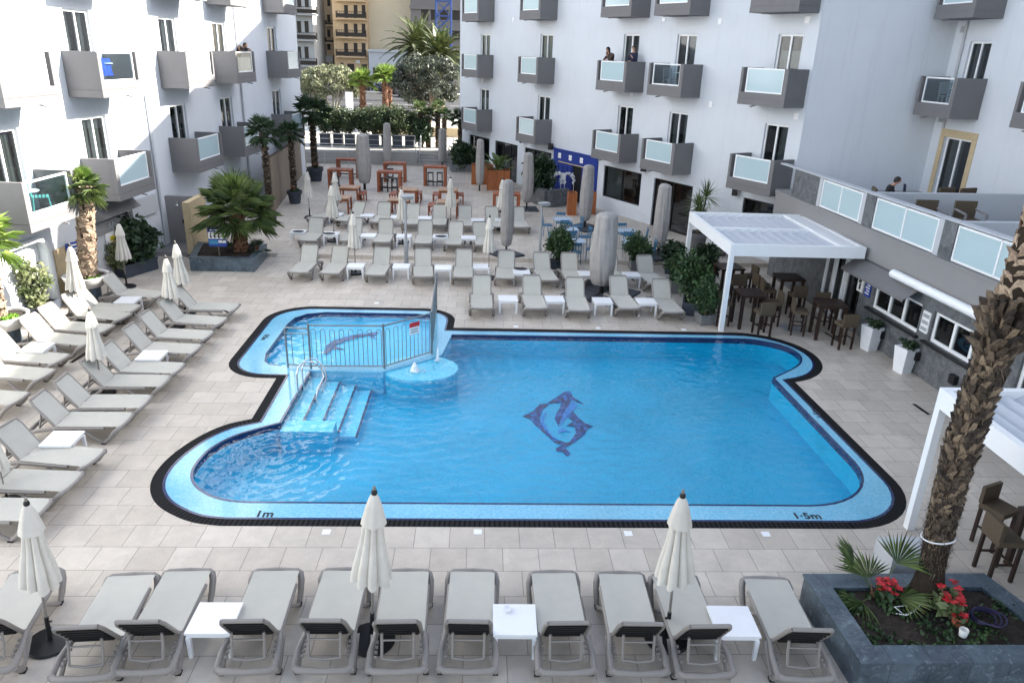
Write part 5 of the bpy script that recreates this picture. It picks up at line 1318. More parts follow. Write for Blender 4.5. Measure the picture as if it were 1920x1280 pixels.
# green fan palm in the left marble planter
pp_ = V((-8.62, 26.55, .45)); palm(0, 0, .45, 'broad green fan palm in the left marble planter, reddish trunk', 1.85, .25, .20, (34, .80, .92, 30, -30, 80, .35, 'palm'), 'boot_r', 12, None, 14, 10, .025, .12, p=pp_, yl=5)
seedling(482, 470, 'small dark spiky palm at the right end of the left marble planter', 9, .22, .30, 16, 'palm_d', -5, 70, .45, 8)
poinsettia(428, 468, 'red flower beside the sign in the left marble planter', .46, .35, .2, 7, 12, None, .5)
# palm in the white bowl
def bowl(name, label, x, y, zr, r):
    t = thing(name, label, 'planter', (x, y, 0))
    MB().lathe([(.34, 0), (.34, zr - .3), (.30, zr - .3)], 28).build('pedestal', m['stone_blue'], t, 40)
    MB().lathe([(.2, zr - .38), (.42, zr - .34), (r * .93, zr - .12), (r, zr), (r - .03, zr + .01), (r - .07, zr), (r - .09, zr - .06), (0, zr - .07)], 36).build('bowl', m['pot_white'], t, 50)
    s = MB().lathe([(r - .08, zr - .055), (r * .5, zr - .045), (0, zr - .04)], 24); s.build('soil', m['soil'], t)
    gmb = MB(); leaves(gmb, (r * .4, -.1, zr - .02), r * .32, r * .4, .03, 160, .06, random.Random(3), 0, 1.5); gmb.build('grass', m['lawn'], t)
    return t
bowl('bowl_planter', 'white round bowl planter holding the tall sunlit palm', -11.72, 21.75, .88, .64)
pz = zat(163, 338, V((-11.72, 21.75, 0)))
palm(0, 0, .84, 'tall palm with a pale shaggy trunk in the white bowl by the sunlit wall', pz - .15, .235, .20, (15, .32, .44, 24, -35, 62, .5, 'palm'), 'boot_l', 31, None, 30, 7, .02, .16, p=V((-11.62, 21.72)), yl=12).rotation_euler = (0, .115, 0)
bowl('bowl_planter', 'white round bowl planter cut by the left picture edge', -12.05, 18.15, .88, .62)
palm(0, 0, .84, 'palm at the left picture edge with only its sunlit leaves showing', 2.75, .2, .17, (18, .45, .62, 22, -30, 75, .45, 'palm_y'), 'boot_l', 33, None, 18, 7, .02, .14, p=V((-12.1, 18.1)))
# palms in dark tubs along the reed fence
def tub(px, py, wpx, label, z=.15, mat='pot_dark', hh=1.):
    p = g(px, py, z); D = (p - V((0, 0, H))).dot(FW); r = wpx / F * D / 2
    t = thing('plant_pot', label, 'plant pot', (p.x, p.y + r * .8, z))
    h = r * 1.75 * hh
    MB().lathe([(r * .72, 0), (r * .9, h * .72), (r * .93, h * .74), (r * 1.03, h * .74), (r * 1.06, h), (r * .98, h), (r * .94, h * .9), (0, h * .9)], 26).build('tub', m[mat], t, 40)
    MB().lathe([(r * .94, h * .905), (0, h * .93)], 20).build('soil', m['soil'], t)
    return t, h * .9
GPots, GPalm = 'dark tubs with palms along the reed fence', 'slim palms in tubs along the reed fence'
for px, py, w, lab, lab2, cy, cr, sd, fl in [(506, 422, 25, 'nearest dark tub by the reed fence, partly behind the green fan palm', 'dark-leaved palm in the nearest tub, its crown below the left balconies', 248, .55, 41, 0), (551, 383, 27, 'dark slate tub with red flowers in the middle of the reed fence', 'palm in the middle tub of the reed fence', 250, .5, 42, 1), (590, 341, 29, 'dark slate tub with red flowers at the far end of the reed fence', 'bushy-crowned palm at the far end of the reed fence', 213, .85, 43, 1)]:
    t, h = tub(px, py, w, lab); t['group'] = GPots; b = t.location
    tz = zat(px - 8, cy, b)
    palm(0, 0, .15 + h, lab2, tz, .13 if sd < 43 else .17, .11 if sd < 43 else .15, (18, cr * .7, cr, 18, -35, 75, .5, 'palm_d'), 'boot', sd, GPalm, 26, 6, .03, .11, p=V((b.x, b.y)))
    if fl:
        poinsettia(px + 3, py - w * 1.2, 'red flowers in the %s tub of the reed fence' % ('middle' if sd == 42 else 'farthest'), .15 + h, .3, .25, 7, sd, None, .6).location = (b.x + .1, b.y - .15, .12 + h)
# ---------------------------------------------------------------- shrubs
def make_shrub(seed, mat, n, size, rx=.5, rz=.6, clumps=26, name='shrub', asp=2.):
    r_ = random.Random(seed); t = thing(name, 'shrub', 'shrub'); mb = MB()
    leaves(mb, (0, 0, rz), rx, rx, rz, n, size, r_, .3, asp, clumps); leaves(mb, (0, 0, rz), rx * .8, rx * .8, rz * .85, n // 3, size, r_, .1, asp)
    mb.build('foliage', m[mat], t)
    s = MB()
    for i in range(9):
        a = r_.uniform(0, 6.3); k = r_.uniform(.3, .8); s.tube([(0, 0, -.1), (rx * k * .4 * cos(a), rx * k * .4 * sin(a), rz * .6), (rx * k * cos(a), rx * k * sin(a), rz * 1.3)], [.02, .013, .006], 5)
    s.build('stems', m['bark'], t); return t
SH = Kind(make_shrub(7, 'hedge', 3000, .042, .5, .5, 34))
SA, SB, SD = Kind(make_shrub(1, 'shrub', 2300, .056, .5, .6, 18)), Kind(make_shrub(2, 'shrub_l', 1300, .065, .45, .65, 20)), Kind(make_shrub(3, 'shrub_d', 2300, .085, .5, .5, 40))
def make_trough(w, d, h, mat, nm='planter_trough'):
    t = thing(nm, 'trough', 'planter'); b = MB(); T_ = .05
    b.box(-w / 2, w / 2, -d / 2, -d / 2 + T_, 0, h); b.box(-w / 2, w / 2, d / 2 - T_, d / 2, 0, h); b.box(-w / 2, -w / 2 + T_, -d / 2 + T_, d / 2 - T_, 0, h); b.box(w / 2 - T_, w / 2, -d / 2 + T_, d / 2 - T_, 0, h)
    b.box(-w / 2 - .02, w / 2 + .02, -d / 2 - .02, -d / 2 + T_ - .02, h - .06, h + .01)
    b.build('trough_wall', m[mat], t); MB().box(-w / 2 + T_, w / 2 - T_, -d / 2 + T_, d / 2 - T_, .02, h - .06).build('soil', m['soil'], t); return t
TG, TD = Kind(make_trough(.62, .62, .42, 'pot_grey')), Kind(make_trough(1.1, .5, .40, 'pot_dark'))
GSh = 'leafy green shrubs in troughs around the pergola and café tables'
def potted(px, py, z, kind, pk, lab, s=1., sh=1., rz=0., ps=1., grp=GSh):
    p = g(px, py, z); y = p.y + .3 * ps
    pk.put((p.x, y, z), rz, 'planter trough under the ' + lab, 'planter troughs of the shrubs', (ps, ps, ps))
    kind.put((p.x, y, z + .36 * ps), rz + rnd.uniform(0, 6), lab, grp, (s, s, s * sh))
potted(1049, 506, .15, SA, TD, 'leafy shrub left of the widest grey cover', .95, 1.15, .1, .8)
potted(1196, 508, .15, SA, TG, 'leafy shrub behind the rightmost step-row lounger', 1., .85, 0, .85)
potted(1272, 551, .0, SA, TG, 'leafy shrub, middle one left of the pergola', .9, .95, .1)
potted(1266, 512, .0, SD, TD, 'low dark shrub, farthest one left of the pergola', 1.05, .7, 1.2, 1.)
potted(1298, 588, .0, SA, TD, 'tall leafy shrub left of the front pergola post', 1.05, 1.2, 1.3, 1.)
potted(1324, 610, .0, SA, TG, 'leafy shrub right beside the front pergola post, in a grey trough', .85, 1.2, .2, .75)
potted(1318, 540, .0, SD, TG, 'dark shrub under the left edge of the pergola roof', 1., 1.1, .4)
# left side
p = V((-11.72, 25.0, 0)); TD.put((p.x, p.y, 0), R(66), 'dark blue-black box planter under the round shrub', 'planter troughs of the shrubs', (1.25, 1.0, 1.05))
SD.put((p.x - .1, p.y + .35, .32), 1., 'dense dark round shrub behind the sunlit palm bowl', None, (1.5, 1.5, 1.45))
SB.put((p.x - .35, p.y - .55, .3), 1., 'small autumn-coloured shrub left of the dense round shrub', None, (.8, .8, .7))
p = g(72, 592, 0); TD.put((p.x + .1, p.y, 0), R(80), 'dark trough under the sunlit shrub at the white arch', 'planter troughs of the shrubs', (.9, .9, .9))
SB.put((p.x, p.y, .3), .4, 'sunlit variegated shrub against the white arch', None, (1., 1., 1.05))
# white tapered planters by the bar windows
def make_tall(label):
    t = thing('tall_planter', label, 'planter')
    b = MB().cbox(0, 0, 0, .42, .42, .70, 0, .72); b.build('planter_body', m['white_plastic'], t)
    mb = MB(); leaves(mb, (0, 0, .78), .21, .21, .12, 700, .045, random.Random(4), .2, 1.5, 14); mb.build('foliage', m['shrub_d'], t); return t
TP_ = Kind(make_tall('x'))
TP_.put((10.95, 18.95, 0), .3, 'white tapered planter below the grey awning, farther of two', 'white tapered planters by the bar wall'); TP_.put((11.08, 17.4, 0), .3, 'white tapered planter below the white awning box, nearer of two', 'white tapered planters by the bar wall')
# yucca palms by the glazed door and the plants before the shop front
def yucca(x, y, z, label, h, n, L, seed, heads=3):
    r_ = random.Random(seed); t = thing('yucca', label, 'plant', (x, y, z)); s = MB(); mb = MB()
    for k in range(heads):
        a = k * 2.2; top = V((.16 * cos(a), .16 * sin(a), h * (1 - .28 * k))); s.tube([(0, 0, -.1), top * .5, top], [.05, .04, .035], 7)
        for i in range(n):
            el = R(r_.uniform(-35, 85)); az = r_.uniform(0, 6.3); d = V((cos(el) * cos(az), cos(el) * sin(az), sin(el))); sd = d.cross(V((0, 0, 1))).normalized() * .022
            l = L * r_.uniform(.75, 1.1); mid = top + d * l * .5; tip = top + d * l - V((0, 0, l * .12))
            mb.add([top - sd * .5, mid - sd, tip, mid + sd, top + sd * .5], [(0, 1, 2, 3, 4)])
    s.build('stem', m['bark'], t); mb.build('leaves', m['palm'], t); return t
t, h = tub(1309, 471, 38, 'big taupe pot with the yucca behind the pergola', .15, 'grey_balc'); yucca(t.location.x, t.location.y, .15 + h, 'tall spiky yucca by the glazed bar door', 1.5, 85, .85, 5)
t, h = tub(1350, 488, 30, 'smaller taupe pot beside the big yucca pot', .0, 'grey_balc', .7); yucca(t.location.x, t.location.y, h, 'small spiky plant in the pot beside the big yucca', .5, 30, .35, 6, 1)
# orange slatted planter boxes and stone planters along the right facade
def slat_box(px0, px1, py, ztop_py, label, d=.8):
    a, b = g(px0, py, .15), g(px1, py, .15); h = zat(px0, ztop_py, a) - .15; w = (b - a).length
    t = thing('wooden_planter', label, 'planter', ((a.x + b.x) / 2, a.y + d / 2, .15), 0, 'orange slatted wooden planters')
    x = MB(); x.box(-w / 2, w / 2, -d / 2, -d / 2 + .05, 0, h); x.box(-w / 2, w / 2, d / 2 - .05, d / 2, 0, h); x.box(-w / 2, -w / 2 + .05, -d / 2 + .05, d / 2 - .05, 0, h); x.box(w / 2 - .05, w / 2, -d / 2 + .05, d / 2 - .05, 0, h); x.build('slat_wall', m['wood_orange'], t)
    MB().box(-w / 2 + .05, w / 2 - .05, -d / 2 + .05, d / 2 - .05, h - .12, h - .06).build('soil', m['soil'], t)
    return t, h, w
t, h, w = slat_box(884, 924, 346, 310, 'orange slatted planter box behind the grey cover')
t, h, w = slat_box(913, 955, 357, 319, 'orange slatted planter box with the big-leaved plant')
r_ = random.Random(9); bp_ = thing('leafy_plant', 'big-leaved green plant in the orange planter box', 'plant', (t.location.x, t.location.y, t.location.z + h - .1)); mb = MB()
for i in range(34):
    az = i * 2.4; el = R(r_.uniform(20, 82)); l = r_.uniform(.7, 1.15); d = V((cos(el) * cos(az), cos(el) * sin(az), sin(el))); sd = d.cross(V((0, 0, 1))).normalized(); s0 = d * l * .5
    mb.tube([(0, 0, 0), s0], .012, 4, False); w_ = .13
    mb.add([s0, s0 + d * l * .3 + sd * w_, s0 + d * l * .55 + sd * w_ * .8 - V((0, 0, .05)), s0 + d * l * .8 - V((0, 0, .2)), s0 + d * l * .55 - sd * w_ * .8 - V((0, 0, .05)), s0 + d * l * .3 - sd * w_], [(0, 1, 2, 3, 4, 5)])
mb.build('leaves', m['palm'], bp_)
slat_box(1064, 1080, 404, 362, 'left one of two orange slatted planters at the blue shop front', .6); slat_box(1104, 1116, 402, 362, 'right one of two orange slatted planters at the blue shop front', .6)
sp_ = [g(991, 377, .15), g(1026, 390, .15), g(1064, 386, .15)]
t = thing('stone_planter', 'grey stone planter wall before the blue shop front', 'planter', sp_[0])
x = MB()
for a, b in zip(sp_[:-1], sp_[1:]): x.beam(a - sp_[0] + V((0, .25, .42)), b - sp_[0] + V((0, .25, .42)), .35, .84)
x.build('planter_wall', m['stone_clad'], t)
for px, py, s, lab in ((1002, 352, 1.5, 'large dark bush in the stone planter by the dark shop window'), (1024, 352, 1.55, 'large dark bush left of the white flower wreaths')):
    b = g(px, 385, .15); SD.put((b.x, b.y + .9, .8), s, lab, None, (s, s * .7, s * 1.05))
for i, px in enumerate((1046, 1063)):
    b = g(px, 386, .15); c = V((b.x, b.y + .45, zat(px, 341, b))); r_ = random.Random(i); mb = MB()
    for k in range(200):
        a = r_.uniform(-.5, pi + .5); rr = .33 + r_.gauss(0, .035); q_ = c + V((rr * cos(a), r_.gauss(0, .04), rr * sin(a) * 1.1)); e = V((r_.gauss(0, 1), r_.gauss(0, 1), r_.gauss(0, 1))).normalized(); f_ = e.orthogonal().normalized() * .045; h_ = e.cross(f_)
        mb.add([q_ - f_, q_ - h_, q_ + f_, q_ + h_], [(0, 1, 2, 3)])
    mb.tube([c + V((-.33, 0, -.75)), c + V((-.33, 0, 0)), c + V((0, 0, .34)), c + V((.33, 0, 0)), c + V((.33, 0, -.75))], .012, 5)
    tag(mb.build('flower_arch', m['sign_white']), '%s arch of white flowers in front of the blue door' % ('left' if i == 0 else 'right'), 'flowers', 'white flower arches')
palm(862, 314, .6, 'small slim palm at the right end of the steps, by the white garden wall', zat(860, 224, g(862, 318, .15)), .13, .11, (15, .4, .55, 16, -35, 70, .5, 'palm_d'), 'boot', 77, None, 24, 6, .03, .11, p=g(862, 318, .15))
for px, s, lab in ((868, 1.5, 'dark bush round the foot of the small palm at the steps'),):
    b = g(px, 322, .15); SD.put((b.x, b.y + .3, .5), 2., lab, None, (s, s, s * .95)); TG.put((b.x, b.y + .3, .15), .2, 'stone trough under the dark bush at the steps', None, (2.6, 1.6, 1.1))
# hedge of potted shrubs above the retaining wall, slim cordylines at its right
TQ = Kind(make_trough(.62, .62, .75, 'pot_dark', 'square_pot'))
GHd = 'potted hedge shrubs on the upper level'
hx = [612, 634, 658, 682, 703, 724, 746, 768]
for i, px in enumerate(hx):
    b = V((gy(px, 262, 53.6).x, 53.2 + .5 * (i % 2), 1.0)); s = 2.0 * rnd.uniform(.9, 1.1)
    SH.put(b + V((0, 0, .85)), i * 1.3, 'dark bushy shrub in the upper hedge row, %s' % (ORD[i] if i < len(hx) - 1 else 'rightmost'), GHd, (s * .9, s, s * .82))
    TQ.put((b.x, b.y, 1.0), 0, 'dark square pot of the upper hedge row, %s' % (ORD[i] if i < len(hx) - 1 else 'rightmost'), 'pots of the upper hedge', (1, 1, 1))
for i, px in enumerate((789, 803, 821, 833)):
    b = gy(px, 262, 53.4); palm(0, 0, 1.0, 'slim dark palm right of the hedge, ' + (ORD[i] if i < 3 else 'rightmost'), zat(px, 205 if i % 2 == 0 else 218, (b.x, b.y)), .16, .13, (12, .35, .5, 14, -30, 75, .5, 'palm_d' if i % 2 else 'palm'), 'boot', 90 + i, 'slim palms above the steps', 24, 6, .03, .13, p=V((b.x, b.y)))
SD.put((gy(792, 262, 53.).x, 53.0, 1.4), 0, 'dark bush at the foot of the leftmost slim palm', None, (1.3, 1.3, 1.5))
# ---------------------------------------------------------------- street beyond
def px_m(Y): return Y / F * 1.0
def house(name, label, x0, x1, z1, Y, depth, mat, rows, parent_parts=None):
    """far building: rows = list of (px_x0, px_x1, px_y0, px_y1, kind)"""
    a, b = gy(x0, 100, Y).x, gy(x1, 100, Y).x
    t = thing(name, label, 'building', ((a + b) / 2, Y, .9)); cx = (a + b) / 2; zt = gy((x0 + x1) / 2, z1, Y).z - .9
    w = MB().box(a - cx, b - cx, 0, depth, 0, zt); w.build('wall', m[mat], t)
    for X0, X1, Y0, Y1, kd in rows:
        q0, q1 = gy(X0, Y1, Y), gy(X1, Y0, Y); u0, u1, v0, v1 = q0.x - cx, q1.x - cx, q0.z - .9, q1.z - .9
        if kd == 'w':
            f = MB().box(u0 - .1, u1 + .1, -.08, 0, v1, v1 + .15); f.box(u0 - .1, u1 + .1, -.1, 0, v0 - .12, v0); o = f.build('window', m[mat], t); MB().box(u0, u1, -.03, .0, v0, v1).build('shutter', m['shutter'], o)
        elif kd == 'b':
            f = MB().box(u0, u1, -1.0, 0, v0 - .2, v0); o = f.build('balcony', m[mat], t)
            r = MB(); n = max(3, int((u1 - u0) / .28)); r.box(u0, u1, -1.0, -.95, v1 - .06, v1)
            for i in range(n + 1): x = u0 + (u1 - u0 - .04) * i / n; r.box(x, x + .04, -.99, -.95, v0, v1 - .06)
            for i in range(4): r.box(u0, u0 + .04, -.95 + i * .25, -.91 + i * .25, v0, v1); r.box(u1 - .04, u1, -.95 + i * .25, -.91 + i * .25, v0, v1)
            r.box(u0, u1, -.97, -.96, v0 + .1, v1 - .35); r.build('railing', m['shutter'], o)
        elif kd == 'c': MB().box(u0, u1, -.25, 0, v0, v1).build('cornice', m[mat], t)
        elif kd == 'g': MB().box(u0, u1, -.9, 0, v0, v1).build('parapet', m['far_grey'], t)
        elif kd == 's': MB().box(u0, u1, -.12, 0, v0, v1).build('shop_sign', m['sign_white'], t)
    return t
br = []
for k, yb in enumerate((0, 34, 69, 105)):
    for x in (649, 667, 682): br.append((x - 3, x + 3, yb - 24, yb + 0, 'w'))
    br.append((632, 687, yb - 11, yb, 'b'))
for yb in (3, 38, 73): br.append((628, 690, yb - 1, yb + 1, 'c'))
br += [(652, 664, 120, 134, 'w'), (678, 688, 121, 132, 'w'), (640, 644, 118, 134, 'w'), (668, 675, 113, 119, 's'), (628, 690, 108, 110, 'c')]
house('apartment_building', 'warm ochre stone apartment house with three dark balconies', 627, 690, -90, 124, 12, 'ochre', br)
wr = []
for yb in (14, 44, 72, 96): wr += [(614, 619, yb - 16, yb - 2, 'w'), (600, 604, yb - 12, yb, 'w')]
for yb in (47, 80): wr.append((612, 632, yb - 8, yb, 'b'))
house('apartment_building', 'plain tan stone house between the grey and the ochre house', 586, 627, -90, 128, 12, 'tan', wr + [(602, 626, 105, 117, 'g')])
gw = []
for yb in (26, 74, 122):
    gw += [(558, 564, yb - 34, yb - 12, 'w'), (572, 578, yb - 34, yb - 12, 'w'), (550, 595, yb - 12, yb, 'b')]
house('apartment_building', 'shaded grey house with railed balconies at the hotel corner', 548, 590, -40, 119, 10, 'far_grey', gw)
house('apartment_building', 'tall blank cream side wall of a house behind the palms', 690, 772, -120, 126, 14, 'cream', [])
house('low_building', 'low white building with tall windows at the street corner', 691, 762, 96, 121, 4, 'soft_wall', [(700, 703, 127, 150, 'w'), (706, 709, 127, 150, 'w'), (712, 715, 127, 150, 'w'), (690, 762, 95, 97, 'c')])
tp = []
for yb in (38, 76, 115): tp += [(790, 803, yb - 22, yb, 'w'), (808, 820, yb - 22, yb, 'w'), (825, 840, yb - 22, yb, 'w'), (845, 862, yb - 22, yb, 'w')]
tp += [(768, 880, 14, 17, 'c'), (768, 880, 52, 55, 'c'), (768, 880, 90, 93, 'c')]
house('concrete_building', 'unfinished taupe concrete building with dark openings behind the crane', 771, 900, -60, 122, 14, 'taupe', tp)
cr_ = gy(832, 60, 104.); ct = thing('tower_crane', 'blue lattice crane mast in front of the concrete building', 'crane', (cr_.x, 104, .9)); x = MB(); w = .95; z0, z1 = 0, 26
for sx in (-1, 1):
    for sy in (-1, 1): x.beam((sx * w, sy * w, z0), (sx * w, sy * w, z1), .18, .18)
n = 15
for i in range(n):
    a, b = z1 * i / n, z1 * (i + 1) / n
    for s in (-1, 1):
        x.beam((-w * s, -w, a), (w * s, -w, b), .1, .1); x.beam((-w * s, w, a), (w * s, w, b), .1, .1); x.beam((-w, -w * s, a), (-w, w * s, b), .1, .1); x.beam((w, -w * s, a), (w, w * s, b), .1, .1)
    x.beam((-w, -w, b), (w, -w, b), .1, .1); x.beam((-w, w, b), (w, w, b), .1, .1)
x.build('mast', m['crane'], ct)
# ---------------------------------------------------------------- trees by the street
def tree(px, pb, pt, Y, wpx, label, leaf, bark, seed, n, size, trunks, zb=1., name='tree', ht=.45):
    r_ = random.Random(seed); b = gy(px, 200, Y); zt = gy(px, pt, Y).z; k = Y / F; t = thing(name, label, 'tree', (b.x, Y, zb)); h = zt - zb; rx = wpx * k / 2
    s = MB(); mb = MB(); tips = []
    for i in range(trunks):
        a = i * 2 * pi / trunks + .4; p0 = V((.12 * cos(a), .12 * sin(a), 0)); p1 = V((rx * .25 * cos(a), rx * .25 * sin(a), h * ht * .55)); p2 = V((rx * .5 * cos(a), rx * .5 * sin(a), h * .62))
        s.tube([p0, p0.lerp(p1, .5) + V((.05, 0, 0)), p1, p2], [.17, .13, .11, .06], 8); 
        for j in range(6):
            aa = a + r_.uniform(-1.3, 1.3); e = p1.lerp(p2, r_.uniform(0, 1)) ; q_ = V((rx * r_.uniform(.4, .9) * cos(aa), rx * r_.uniform(.4, .9) * sin(aa), h * r_.uniform(.5, .92))); s.tube([e, e.lerp(q_, .5) + V((0, 0, .15)), q_], [.06, .04, .015], 6); tips.append(q_)
    for i in range(46):
        a = r_.uniform(0, 6.3); k_ = r_.uniform(0, 1) ** .5; zz = r_.uniform(.36, .97); env = math.sqrt(max(.05, 1 - ((zz - .62) / .42) ** 2))
        tips.append(V((rx * k_ * env * cos(a), rx * k_ * env * sin(a), h * zz)))
    for q_ in tips: leaves(mb, q_, rx * .20, rx * .20, h * .075, n // len(tips), size, r_, .1, 2.6)
    s.build('trunk', m[bark], t, 60); mb.build('crown', m[leaf], t); return t
tree(624, 203, 124, 79, 112, 'pale green olive tree with branching white stems beside the street', 'olive', 'bark_pale', 5, 9000, .13, 5, ht=.5)
tree(800, 215, 104, 68, 120, 'large dark grey-green tree in front of the feather palm', 'olive_d', 'bark', 6, 15000, .105, 4, ht=.45)
tree(590, 190, 130, 86, 50, 'small pale tree left of the olive tree, at the hotel corner', 'olive', 'bark_pale', 15, 1800, .20, 3, ht=.4)
def street_palm(px, pc, Y, lab, sd):
    b = gy(px, 205, Y); palm(0, 0, 1.0, lab, zat(px, pc, (b.x, Y)), .27, .21, (20, .55, 1.05, 18, -25, 80, .4, 'palm_y'), 'boot_r', sd, 'short fan palms by the street', 24, 9, .07, .22, p=V((b.x, Y)))
street_palm(681, 152, 76, 'short sunlit fan palm with a reddish trunk, left of the pair', 51); street_palm(723, 144, 76, 'sunlit fan palm with twin reddish trunks, left trunk', 52); street_palm(730, 146, 77, 'sunlit fan palm with twin reddish trunks, right trunk', 53)
def date_palm(px, pc, Y, lab, sd, L):
    r_ = random.Random(sd); b = gy(px, 200, Y); zt = zat(px, pc, (b.x, Y)); h = zt - 1; t = thing('date_palm', lab, 'palm tree', (b.x, Y, 1.)); mb = MB()
    MB().tube([(0, 0, 0), (0, 0, h)], [.42, .38], 12).build('trunk', m['boot'], t, 60)
    for i in range(74):
        el = R(-38 + 118 * ((i + .5) / 74) ** .8 + r_.uniform(-6, 6)); az = i * 2.39996; l = L * r_.uniform(.85, 1.1); pts = []; p_ = V((0, 0, h)); d = V((cos(el) * cos(az), cos(el) * sin(az), sin(el)))
        for k in range(9): pts.append(p_.copy()); p_ += d * l / 8; d = (d + V((0, 0, -.13 - .05 * (k / 8)))).normalized()
        mb.tube(pts, [.045 - .004 * k for k in range(9)], 4, False)
        for k in range(1, 34):
            v = k / 34 * 8; a = int(v); c = pts[a].lerp(pts[min(8, a + 1)], v - a); dd = (pts[min(8, a + 1)] - pts[a]).normalized() if a < 8 else d; sd_ = dd.cross(V((0, 0, 1))).normalized(); up_ = sd_.cross(dd); ll = .62 * sin(pi * min(.97, .12 + k / 36)) + .1
            for s_ in (-1, 1):
                e = (sd_ * s_ * .85 + dd * .6 + up_ * .25).normalized(); mb.add([c - dd * .03, c + e * ll * .5 + dd * .07, c + e * ll - V((0, 0, .08)), c + e * ll * .5 - dd * .05], [(0, 1, 2, 3)])
    mb.build('crown', m['date'], t); return t
date_palm(785, 95, 90, 'big feather date palm in front of the cream wall', 3, 4.4); date_palm(826, 108, 84, 'bright feather palm beside the right hotel wing', 8, 3.6)
# ---------------------------------------------------------------- cars and street furniture
CP = [(.0, .45), (.05, .62), (.9, .78), (1.45, 1.22), (2.9, 1.30), (3.55, .92), (4.1, .84), (4.2, .5), (4.15, .28), (.05, .28)]
m['car_glass'] = pm('car_glass', (.02, .025, .03), .1, .1, 3.)
for nm, c in (('car_dark', (.03, .035, .045)), ('car_grey', (.20, .21, .22)), ('car_silver', (.42, .43, .45)), ('car_blue', (.03, .07, .15)), ('car_black', (.012, .012, .014))): m[nm] = pm(nm, c, .25, .05, 2., coat=.8, metal=.3)
def make_car(mat):
    t = thing('parked_car', 'car', 'car'); b = MB(); hw = .84
    L_ = [(x - 2.1, -hw * (.86 if z > 1. else 1), z) for x, z in CP]; Rr = [(x, -y, z) for x, y, z in L_]; n = len(CP)
    b.add(L_ + Rr, [tuple(range(n)), tuple(range(2 * n - 1, n - 1, -1))] + [(i, n + i, n + (i + 1) % n, (i + 1) % n) for i in range(n)])
    b.build('body', m[mat], t)
    w = MB()
    for s in (-1, 1): w.add([(-1.1, s * .845, .82), (-.58, s * .735, 1.17), (.72, s * .735, 1.22), (1.28, s * .845, .88)], [(0, 1, 2, 3)])
    w.add([(-1.16, -.74, .84), (-1.16, .74, .84), (-.70, .66, 1.18), (-.70, -.66, 1.18)], [(0, 1, 2, 3)]); w.add([(1.36, -.74, .97), (1.36, .74, .97), (.86, .66, 1.27), (.86, -.66, 1.27)], [(0, 1, 2, 3)])
    for vv in w.v: vv.y *= 1.012; vv.z += .004
    w.build('windows', m['car_glass'], t)
    for x in (-1.3, 1.25):
        for s in (-1, 1): MB().tube([(x, s * .86, .3), (x, s * .70, .3)], .31, 14).build('wheel', m['black'], t, 40)
    for s in (-1, 1): MB().cbox(-2.06, s * .6, .55, .08, .3, .12).build('headlight', m['sign_white'], t)
    return t
GCa = 'cars parked along the far side of the street'
CK = {k: Kind(make_car(k)) for k in ('car_dark', 'car_grey', 'car_blue', 'car_black')}
for i, (px, py, kd, lab) in enumerate([(664, 165, 'car_black', 'black parked car left of the short street palm'), (676, 167, 'car_dark', 'dark parked car behind the short street palm'), (697, 171, 'car_dark', 'dark parked car just right of the short street palm'), (708, 172, 'car_grey', 'grey parked car between the street palms'), (718, 173, 'car_dark', 'dark parked car left of the twin street palms'), (742, 176, 'car_black', 'black parked car right of the twin street palms'), (765, 182, 'car_blue', 'dark blue parked car behind the large dark tree')]):
    p = g(px, py, .87); CK[kd].put((p.x, p.y, .87), R(-62) + rnd.uniform(-.08, .08), lab, GCa)
p = gy(656, 205, 75.5); x = MB().cbox(0, 0, 0, .72, .3, 2.3); x.cbox(0, 0, 0, .85, .45, .12); t = thing('sign_pylon', 'white upright pylon on the pavement left of the street palms', 'sign', (p.x, 75.5, 1.)); x.build('pylon', m['white_paint'], t); MB().box(-.27, .27, -.165, -.15, .8, 2.15).build('sign_face', m['sign_white'], t)
p = g(592, 190, .87); x = MB().lathe([(.25, 0), (.28, 1.0), (.2, 1.1), (.22, 1.4), (.1, 1.5), (0, 1.52)], 14); tag(x.build('red_bin', m['sign_red'], None, 40, (p.x, p.y, .87)), 'red street bin at the kerb by the olive tree', 'bin')
p = gy(808, 208, 72.); x = MB().cbox(0, 0, .1, .5, .5, .9); x.lathe([(.36, .9), (.3, 1.15), (0, 1.3)], 12); tag(x.build('blue_litter_bin', m['crane'], None, 0, (p.x, 72, 1.)), 'blue litter bin at the street behind the slim palms', 'bin')
kb = MB().box(-30, 30, 75.9, 76.15, .86, 1.0); tag(kb.build('kerb', m['concrete']), 'concrete kerb of the street', 'kerb', kind='structure')
gw = MB().box(gy(562, 210, 62).x - 2, gy(690, 210, 62).x, 62, 62.3, .9, 1.75); tag(gw.build('street_wall', m['white_wall']), 'low white wall between the hedge and the pavement, left half', 'wall')
gw = MB().box(gy(700, 210, 60).x, gy(862, 210, 60).x, 60, 60.3, .9, 1.7); tag(gw.build('street_wall', m['sand_stone']), 'low sunlit sandstone wall behind the slim palms', 'wall')
